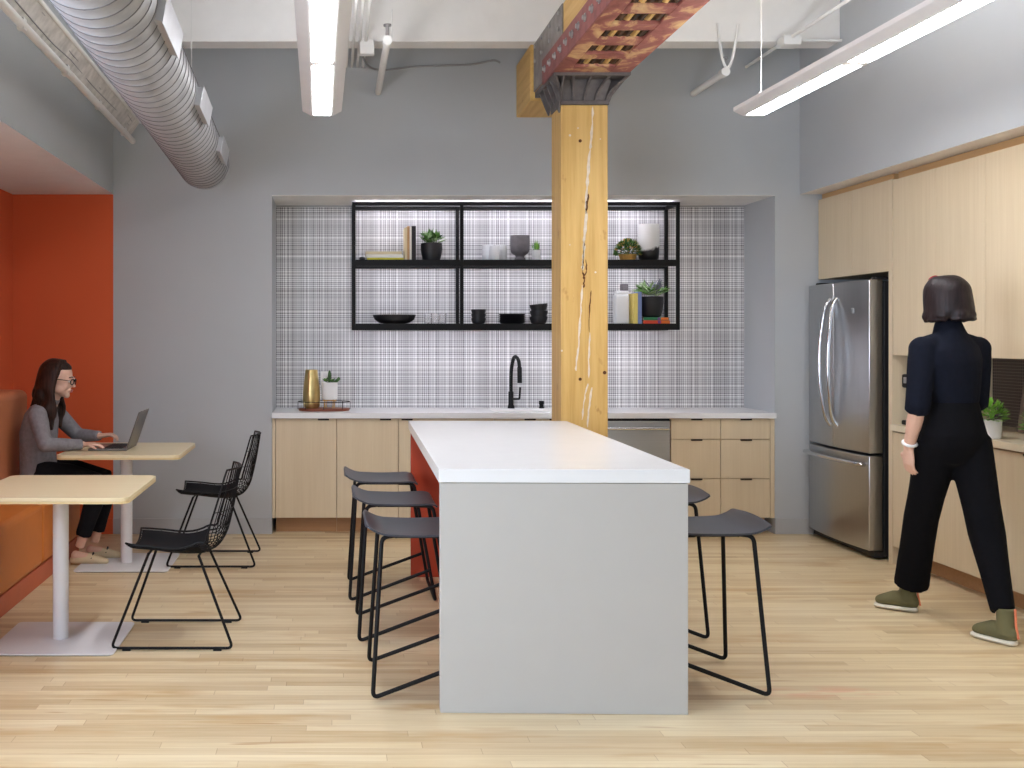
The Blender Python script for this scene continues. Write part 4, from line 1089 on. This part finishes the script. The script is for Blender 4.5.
hand(body, WRn, (.96, .05, .02), (0, 0, 1), .95, .45, side=1)
hand(body, WRf, (.93, -.1, .12), (0.05, 0, 1), .95, .9, side=-1)
body.v = [tuple(Vector(v)-P1O) for v in body.v]
b1 = body.build('body', M['skin'], p1, smooth=True, remesh=.0052, sm=3)
face_bits(b1, hc1, f1, s1, u1, 1.0, P1O)
def rl_(m, O): m.v = [tuple(Vector(v)-O) for v in m.v]; return m
sh_ = MB()
sh_.loft([((-1.93, 7.0, .50), .175, .125), ((-1.945, 7.0, .60), .165, .12), ((-1.95, 7.0, .72), .150, .115), ((-1.945, 7.0, .85), .165, .122), ((-1.925, 7.0, .96), .168, .108), ((-1.905, 7.0, 1.02), .125, .082), ((-1.885, 7.0, 1.065), .066, .062)], 22)
for S_, E_, W_ in ((SHn, ELn, WRn), (SHf, ELf, WRf)):
    S_, E_, W_ = Vector(S_), Vector(E_), Vector(W_)
    sh_.ell(S_, (.062, .062, .062)); sh_.ell(E_, (.050, .050, .050)); sh_.tube([S_, S_.lerp(E_, .3), S_.lerp(E_, .7), E_], [.062, .061, .053, .049], 14)
    sh_.tube([E_, E_.lerp(W_, .3), E_.lerp(W_, .62), E_.lerp(W_, .93)], [.048, .046, .040, .034], 14)
    sh_.tube([E_.lerp(W_, .80), E_.lerp(W_, .96)], [.037, .036], 14)
sh_.loft([((-1.87, 7.0, 1.06), .07, .058), ((-1.862, 7.0, 1.085), .068, .06)], 16)
rl_(sh_, P1O); sh_.build('shirt', M['shirt'], p1, smooth=True, remesh=.008, sm=3)
tr_ = MB()
tr_.loft([((-1.93, 7.0, .515), .17, .13), ((-1.925, 7.0, .60), .165, .12)], 18)
for i, yy in enumerate((6.90, 7.10)):
    tr_.tube([(-1.92, yy, .585), (-1.72, yy, .575), KN[i]], [.098, .088, .066], 14)
    K_, A_ = Vector(KN[i]), Vector(AN[i])
    tr_.tube([K_, K_.lerp(A_, .3), K_.lerp(A_, .6), K_.lerp(A_, .82)], [.066, .064, .055, .052], 14)
rl_(tr_, P1O); tr_.build('trousers', M['trouser'], p1, smooth=True, remesh=.009, sm=2)
for i in (0, 1):
    A_ = Vector(AN[i]); m = MB()
    m.loft([((A_.x-.045, A_.y, .030), .028, .024), ((A_.x-.01, A_.y, .034), .036, .030), ((A_.x+.07, A_.y, .040), .040, .036), ((A_.x+.13, A_.y, .030), .043, .026), ((A_.x+.175, A_.y, .022), .034, .018)], 16)
    rl_(m, P1O); s = m.build('shoe', M['cream'], p1, smooth=True)
    m = MB(); m.loft([((A_.x-.05, A_.y, .008), .027, .006), ((A_.x+.06, A_.y, .008), .038, .006), ((A_.x+.18, A_.y, .008), .036, .006)], 12); rl_(m, P1O); m.build('sole', M['bk_tan'], s, smooth=True)
    m = MB(); m.tube([(A_.x+.085, A_.y-.037, .045), (A_.x+.09, A_.y, .078), (A_.x+.085, A_.y+.037, .045)], .006, 6); rl_(m, P1O); m.build('buckle', M['bk_black'], s, smooth=True)
# glasses
Mx1 = Matrix((f1, s1, u1)).transposed(); g_ = MB()
def T1(p): return hc1+Mx1 @ Vector(p)-P1O
for q in (-1, 1):
    g_.tube([T1((.104-.006*abs(math.cos(a))*(1 if q*math.cos(a) > 0 else 0), q*.034+.026*math.cos(a), .003+.020*math.sin(a)*(1 if abs(math.sin(a)) < .8 else .95))) for a in [2*PI*k/16 for k in range(16)]], .0032, 6, closed=True)
    g_.tube([T1((.098, q*.060, .010)), T1((.05, q*.078, .010)), T1((-.01, q*.082, .008)), T1((-.03, q*.082, -.012))], .0030, 6)
g_.tube([T1((.106, -.009, .008)), T1((.112, 0, .012)), T1((.106, .009, .008))], .0028, 6)
g_.build('glasses', M['black'], p1, smooth=True)
# hair
def lockpts(c, Mx, phi, lens, wig, pull, grow=1.0, start=.0):
    d = Vector((math.cos(phi)*.112, math.sin(phi)*.092, 0)); pts_ = []
    sg = 1 if math.sin(phi) >= 0 else -1
    pts_.append(Vector((.045*math.cos(phi)+.012, .010*sg, .128)))
    pts_.append(Vector((d.x*.62-.008, d.y*.62, .116)))
    pts_.append(Vector((d.x*.93-.014, d.y*.95, .070)))
    pts_.append(Vector((d.x*1.0-.016, d.y*1.05, .008)))
    pts_.append(Vector((d.x*1.0*grow-.02, d.y*1.08, -.06)))
    for k, L in enumerate(lens):
        pts_.append(Vector((d.x*.95*grow-.02+pull[0]*(k+1)+wig*math.sin(phi*9+k*1.7), d.y*1.0+pull[1]*sg*(k+1)+wig*math.cos(phi*7+k*2.1), L)))
    return [c+Mx @ p for p in pts_]
h1 = MB()
MxU = Matrix((Vector((1, 0, 0)), Vector((0, 1, 0)), Vector((0, 0, 1)))).transposed()
h1.ell(hc1-P1O+Mx1 @ Vector((-.032, 0, .040)), (.098, .084, .090), 20, 14, Mx1)
h1.ell(hc1-P1O+Mx1 @ Vector((-.006, 0, .083)), (.080, .070, .044), 18, 12, Mx1)
for k in range(44):
    ph = R(80)+(R(280)-R(80))*k/43
    front = abs(ph-PI) > R(75)
    mid = abs(ph-PI) > R(45)
    if front: P_ = lockpts(hc1-P1O, Mx1, ph, (-.12, -.19, -.27, -.32), .010, (.012, .002))
    elif mid: P_ = lockpts(hc1-P1O, Mx1, ph, (-.11, -.17, -.225), .013, (.003, .004))
    else: P_ = lockpts(hc1-P1O, Mx1, ph, (-.11, -.155, -.20), .012, (-.004, .0))
    n_ = len(P_); h1.tube(cr([tuple(p) for p in P_], 4), [(.010+.008*math.sin(min(1, i/((n_-1)*4)*1.5)*PI*.5))*(1 if i < (n_-1)*4-5 else .65) for i in range((n_-1)*4+1)], 7)
h1.build('hair', M['hair'], p1, smooth=True, remesh=.0065, sm=1)

# laptop
lp = thing('laptop', 'open grey laptop on the farther birch table in front of the seated person', 'laptop', (-1.455, 7.0, .75))
MB().box(-.125, .125, -.175, .175, .002, .016).build('base', M['laptop'], lp, bevel=.004)
kb = MB()
for r_ in range(5):
    for c_2 in range(13): kb.box(-.03+r_*.025, -.01+r_*.025, -.155+c_2*.0242, -.135+c_2*.0242, .016, .0185)
kb.build('keyboard', M['keys'], lp)
MB().box(-.105, -.045, -.05, .05, .0161, .0168).build('trackpad', M['bolt'], lp)
lid = MB().box(-.004, .004, -.175, .175, 0, .25).build('screen_lid', M['laptop'], lp, bevel=.002); lid.location = (.125, 0, .016); lid.rotation_euler = (0, R(19), 0)
sc_ = MB().box(-.0055, -.0042, -.165, .165, .012, .24).build('display', M['screen'], lid)

# --- walking person
P2O = Vector((3.15, 5.42, 0))
p2 = thing('person', 'person in dark top, black wide trousers and olive boots walking away past the cabinets', 'person', tuple(P2O))
fw = Vector((-.50, .866, 0)); sw = Vector((.866, .50, 0)); up = Vector((0, 0, 1))   # sw = her right
sd = tuple(sw)
fh = Vector((-.42, .90, -.06)).normalized(); sh2 = up.cross(fh).normalized(); uh = fh.cross(sh2)
hc2 = Vector((3.135, 5.43, 1.672))
b2 = MB(); headmesh(b2, hc2, fh, sh2, uh, .97)
b2.loft([((3.155, 5.415, 1.45), .05, .05), ((3.148, 5.422, 1.55), .046, .047), ((3.138, 5.432, 1.62), .048, .052)], 14, ref=sd)
b2.loft([((3.17, 5.41, .92), .15, .105), ((3.17, 5.41, 1.06), .135, .09), ((3.168, 5.41, 1.155), .115, .085), ((3.16, 5.41, 1.32), .14, .095), ((3.155, 5.41, 1.41), .15, .08), ((3.155, 5.41, 1.45), .09, .055)], 18, ref=sd)
HP = {'l': (3.09, 5.40, .96), 'r': (3.25, 5.42, .96)}; KNE = {'l': (3.11, 5.60, .53), 'r': (3.272, 5.30, .50)}; ANK = {'l': (3.13, 5.74, .115), 'r': (3.246, 5.12, .125)}
for k in 'lr':
    b2.tube([HP[k], tuple(Vector(HP[k]).lerp(Vector(KNE[k]), .4)), KNE[k]], [.092, .078, .055], 14)
    K_, A_ = Vector(KNE[k]), Vector(ANK[k]); b2.tube([K_, K_.lerp(A_, .3), K_.lerp(A_, .75), A_], [.054, .056, .036, .034], 12)
fl = Vector((-.78, .62, 0)).normalized(); fr_ = Vector((-.42, .9, -.1)).normalized()
FT_ = {'l': fl, 'r': fr_}
for k in 'lr':
    A_ = Vector(ANK[k]); d = Vector((FT_[k].x, FT_[k].y, 0)).normalized(); a0 = A_-Vector((.024 if k == 'l' else 0, 0, .060))
    b2.loft([(a0-d*.012, .022, .026), (a0+d*.04, .026, .022), (a0+d*.085+Vector((0, 0, -.006)), .026, .014), (a0+d*.10+Vector((0, 0, -.008)), .020, .010)], 12, ref=tuple(d.cross(up)))
SHL, ELL, WRL = (2.992, 5.37, 1.425), (2.948, 5.34, 1.13), (2.957, 5.44, .915)
SHR, ELR, WRR = (3.325, 5.47, 1.425), (3.345, 5.50, 1.15), (3.22, 5.66, 1.04)
for S_, E_, W_ in ((SHL, ELL, WRL), (SHR, ELR, WRR)):
    b2.tube([S_, E_], [.05, .038], 12); E2, W2 = Vector(E_), Vector(W_); b2.tube([E2, E2.lerp(W2, .35), W2], [.038, .038, .025], 12)
hand(b2, WRL, (.09, .16, -.98), (-.95, -.2, 0), 1.02, .45, side=1)
hand(b2, WRR, (-.5, .55, -.5), (.2, .6, .6), 1.0, .7, side=-1)
rl_(b2, P2O); bo2 = b2.build('body', M['skin2'], p2, smooth=True, remesh=.0055, sm=3)
face_bits(bo2, hc2, fh, sh2, uh, .97, P2O)
tp = MB()
tp.loft([((3.17, 5.41, 1.155), .132, .108), ((3.168, 5.41, 1.20), .145, .112), ((3.165, 5.41, 1.27), .158, .118), ((3.16, 5.41, 1.36), .178, .122), ((3.155, 5.41, 1.425), .172, .108), ((3.152, 5.41, 1.47), .125, .085), ((3.15, 5.417, 1.515), .074, .074), ((3.147, 5.421, 1.552), .062, .064)], 24, ref=sd)
for S_, E_, W_, c in ((SHL, ELL, WRL, .10), (SHR, ELR, WRR, .3)):
    S_, E_, W_ = Vector(S_), Vector(E_), Vector(W_)
    tp.ell(S_, (.068, .068, .064)); tp.loft([(S_+(Vector((3.155, 5.41, 1.47))-S_)*.62, .055, .06), (S_, .064, .06)], 14)
    tp.tube([S_, S_.lerp(E_, .3), S_.lerp(E_, .7), E_, E_.lerp(W_, c)], [.066, .066, .060, .058, .058], 16)
rl_(tp, P2O); tp.build('top', M['navy'], p2, smooth=True, remesh=.009, sm=3)
tr2 = MB()
tr2.loft([((3.17, 5.41, .925), .172, .125), ((3.17, 5.41, .99), .185, .138), ((3.17, 5.41, 1.07), .160, .120), ((3.168, 5.41, 1.152), .134, .108)], 24, ref=sd)
for k in 'lr':
    Hh, K_, A_ = Vector(HP[k]), Vector(KNE[k]), Vector(ANK[k])
    e = K_.lerp(A_, .93 if k == 'l' else .93)
    tr2.tube([Hh, Hh.lerp(K_, .35), Hh.lerp(K_, .7), K_, K_.lerp(e, .5), e], [.105, .096, .086, .083, .082 if k == 'l' else .066, .086 if k == 'l' else .053], 18)
rl_(tr2, P2O); tr2.build('trousers', M['slack'], p2, smooth=True, remesh=.01, sm=2)
for k in 'lr':
    A_ = Vector(ANK[k]); d = FT_[k]; dh = Vector((d.x, d.y, 0)).normalized(); sdv = tuple(dh.cross(up)); m = MB()
    g0 = Vector((A_.x-(.024 if k == 'l' else 0), A_.y, 0))
    m.loft([(g0-dh*.035+up*.055, .034, .042), (g0+dh*.01+up*.060, .040, .050), (g0+dh*.06+up*.060, .043, .043), (g0+dh*.10+up*.050, .044, .034), (g0+dh*.130+up*.044, .038, .026)], 16, ref=sdv)
    m.tube([g0-dh*.008+up*.05, g0-dh*.008+up*.115, g0-dh*.006+up*.175], [.046, .041, .042], 14)
    rl_(m, P2O); bt = m.build('boot', M['olive'], p2, smooth=True, remesh=.006, sm=2)
    m = MB(); m.loft([(g0-dh*.045+up*.016, .033, .0155), (g0+dh*.04+up*.016, .044, .0155), (g0+dh*.10+up*.016, .048, .0155), (g0+dh*.145+up*.018, .038, .014)], 16, ref=sdv); rl_(m, P2O); m.build('sole', M['sole'], bt, smooth=True)
    m = MB(); m.tube([g0-dh*.068+up*.04, g0-dh*.056+up*.10, g0-dh*.052+up*.18], .0055, 8); rl_(m, P2O); m.build('pull_tab', M['salmon'], bt, smooth=True)
h2 = MB(); Mx2 = Matrix((fh, sh2, uh)).transposed()
h2.ell(hc2-P2O+Mx2 @ Vector((-.018, 0, .036)), (.094, .078, .088), 20, 14, Mx2)
for k in range(40):
    ph = R(52)+(R(308)-R(52))*k/39
    P_ = lockpts(hc2-P2O, Mx2*.88, ph, (-.09, -.125), .005, (.004, .010) if abs(ph-PI) > R(60) else (-.012, .0), 1.04)
    n_ = len(P_); h2.tube(cr([tuple(p) for p in P_], 4), [.016+.006*min(1, i/8) if i < (n_-1)*4-2 else .014 for i in range((n_-1)*4+1)], 7)
h2.build('hair', M['hair2'], p2, smooth=True, remesh=.0065, sm=1)
hbm = MB(); hbm.tube([hc2-P2O+Mx2 @ Vector((.040-.0*math.cos(a), -.080*math.cos(a), .036+.090*math.sin(a))) for a in [PI*(.15+.55*k/16) for k in range(17)]], .008, 8)
hbm.build('headband', M['red'], p2, smooth=True)
W2 = Vector(WRL)-P2O; E2 = Vector(ELL)-P2O; c0 = W2.lerp(E2, .12); tdir = (E2-W2).normalized(); a_ = tdir.cross(Vector((0, 1, 0))).normalized(); b__ = tdir.cross(a_)
wt = MB().tube([c0+(a_*math.cos(t)+b__*math.sin(t))*.031 for t in [2*PI*k/20 for k in range(20)]], .008, 8, closed=True)
wt.build('bracelet', M['ceramic'], p2, smooth=True)

# ------------------------------------------------------------------ light
wd = bpy.data.worlds.new('world'); S.world = wd; wd.use_nodes = True
bg = wd.node_tree.nodes['Background']; bg.inputs[0].default_value = srgb(225, 236, 255); bg.inputs[1].default_value = 0.5
def area(name, loc, rot, sx, sy, e, c):
    l = bpy.data.lights.new(name, 'AREA'); l.shape = 'RECTANGLE'; l.size = sx; l.size_y = sy; l.energy = e; l.color = c[:3]
    o = bpy.data.objects.new(name, l); COL.objects.link(o); o.location = loc; o.rotation_euler = rot; return o
for i, (a, b_) in enumerate(wx):
    area('window_daylight', ((a+b_)/2, YF-.15, 2.0), (R(90), 0, 0), 1.65, 2.6, 8, srgb(228, 238, 255))

for a, b_ in LW:
    area('window_daylight', (XL-.15, (a+b_)/2, 1.55), (R(90), 0, R(-90)), b_-a-.1, 1.8, 180 if a > 0 else 60, srgb(222, 236, 255))

S.view_settings.view_transform = 'Standard'; S.view_settings.look = 'None'
S.view_settings.exposure = 0.42; S.view_settings.gamma = 1.0; S.view_settings.use_curve_mapping = False
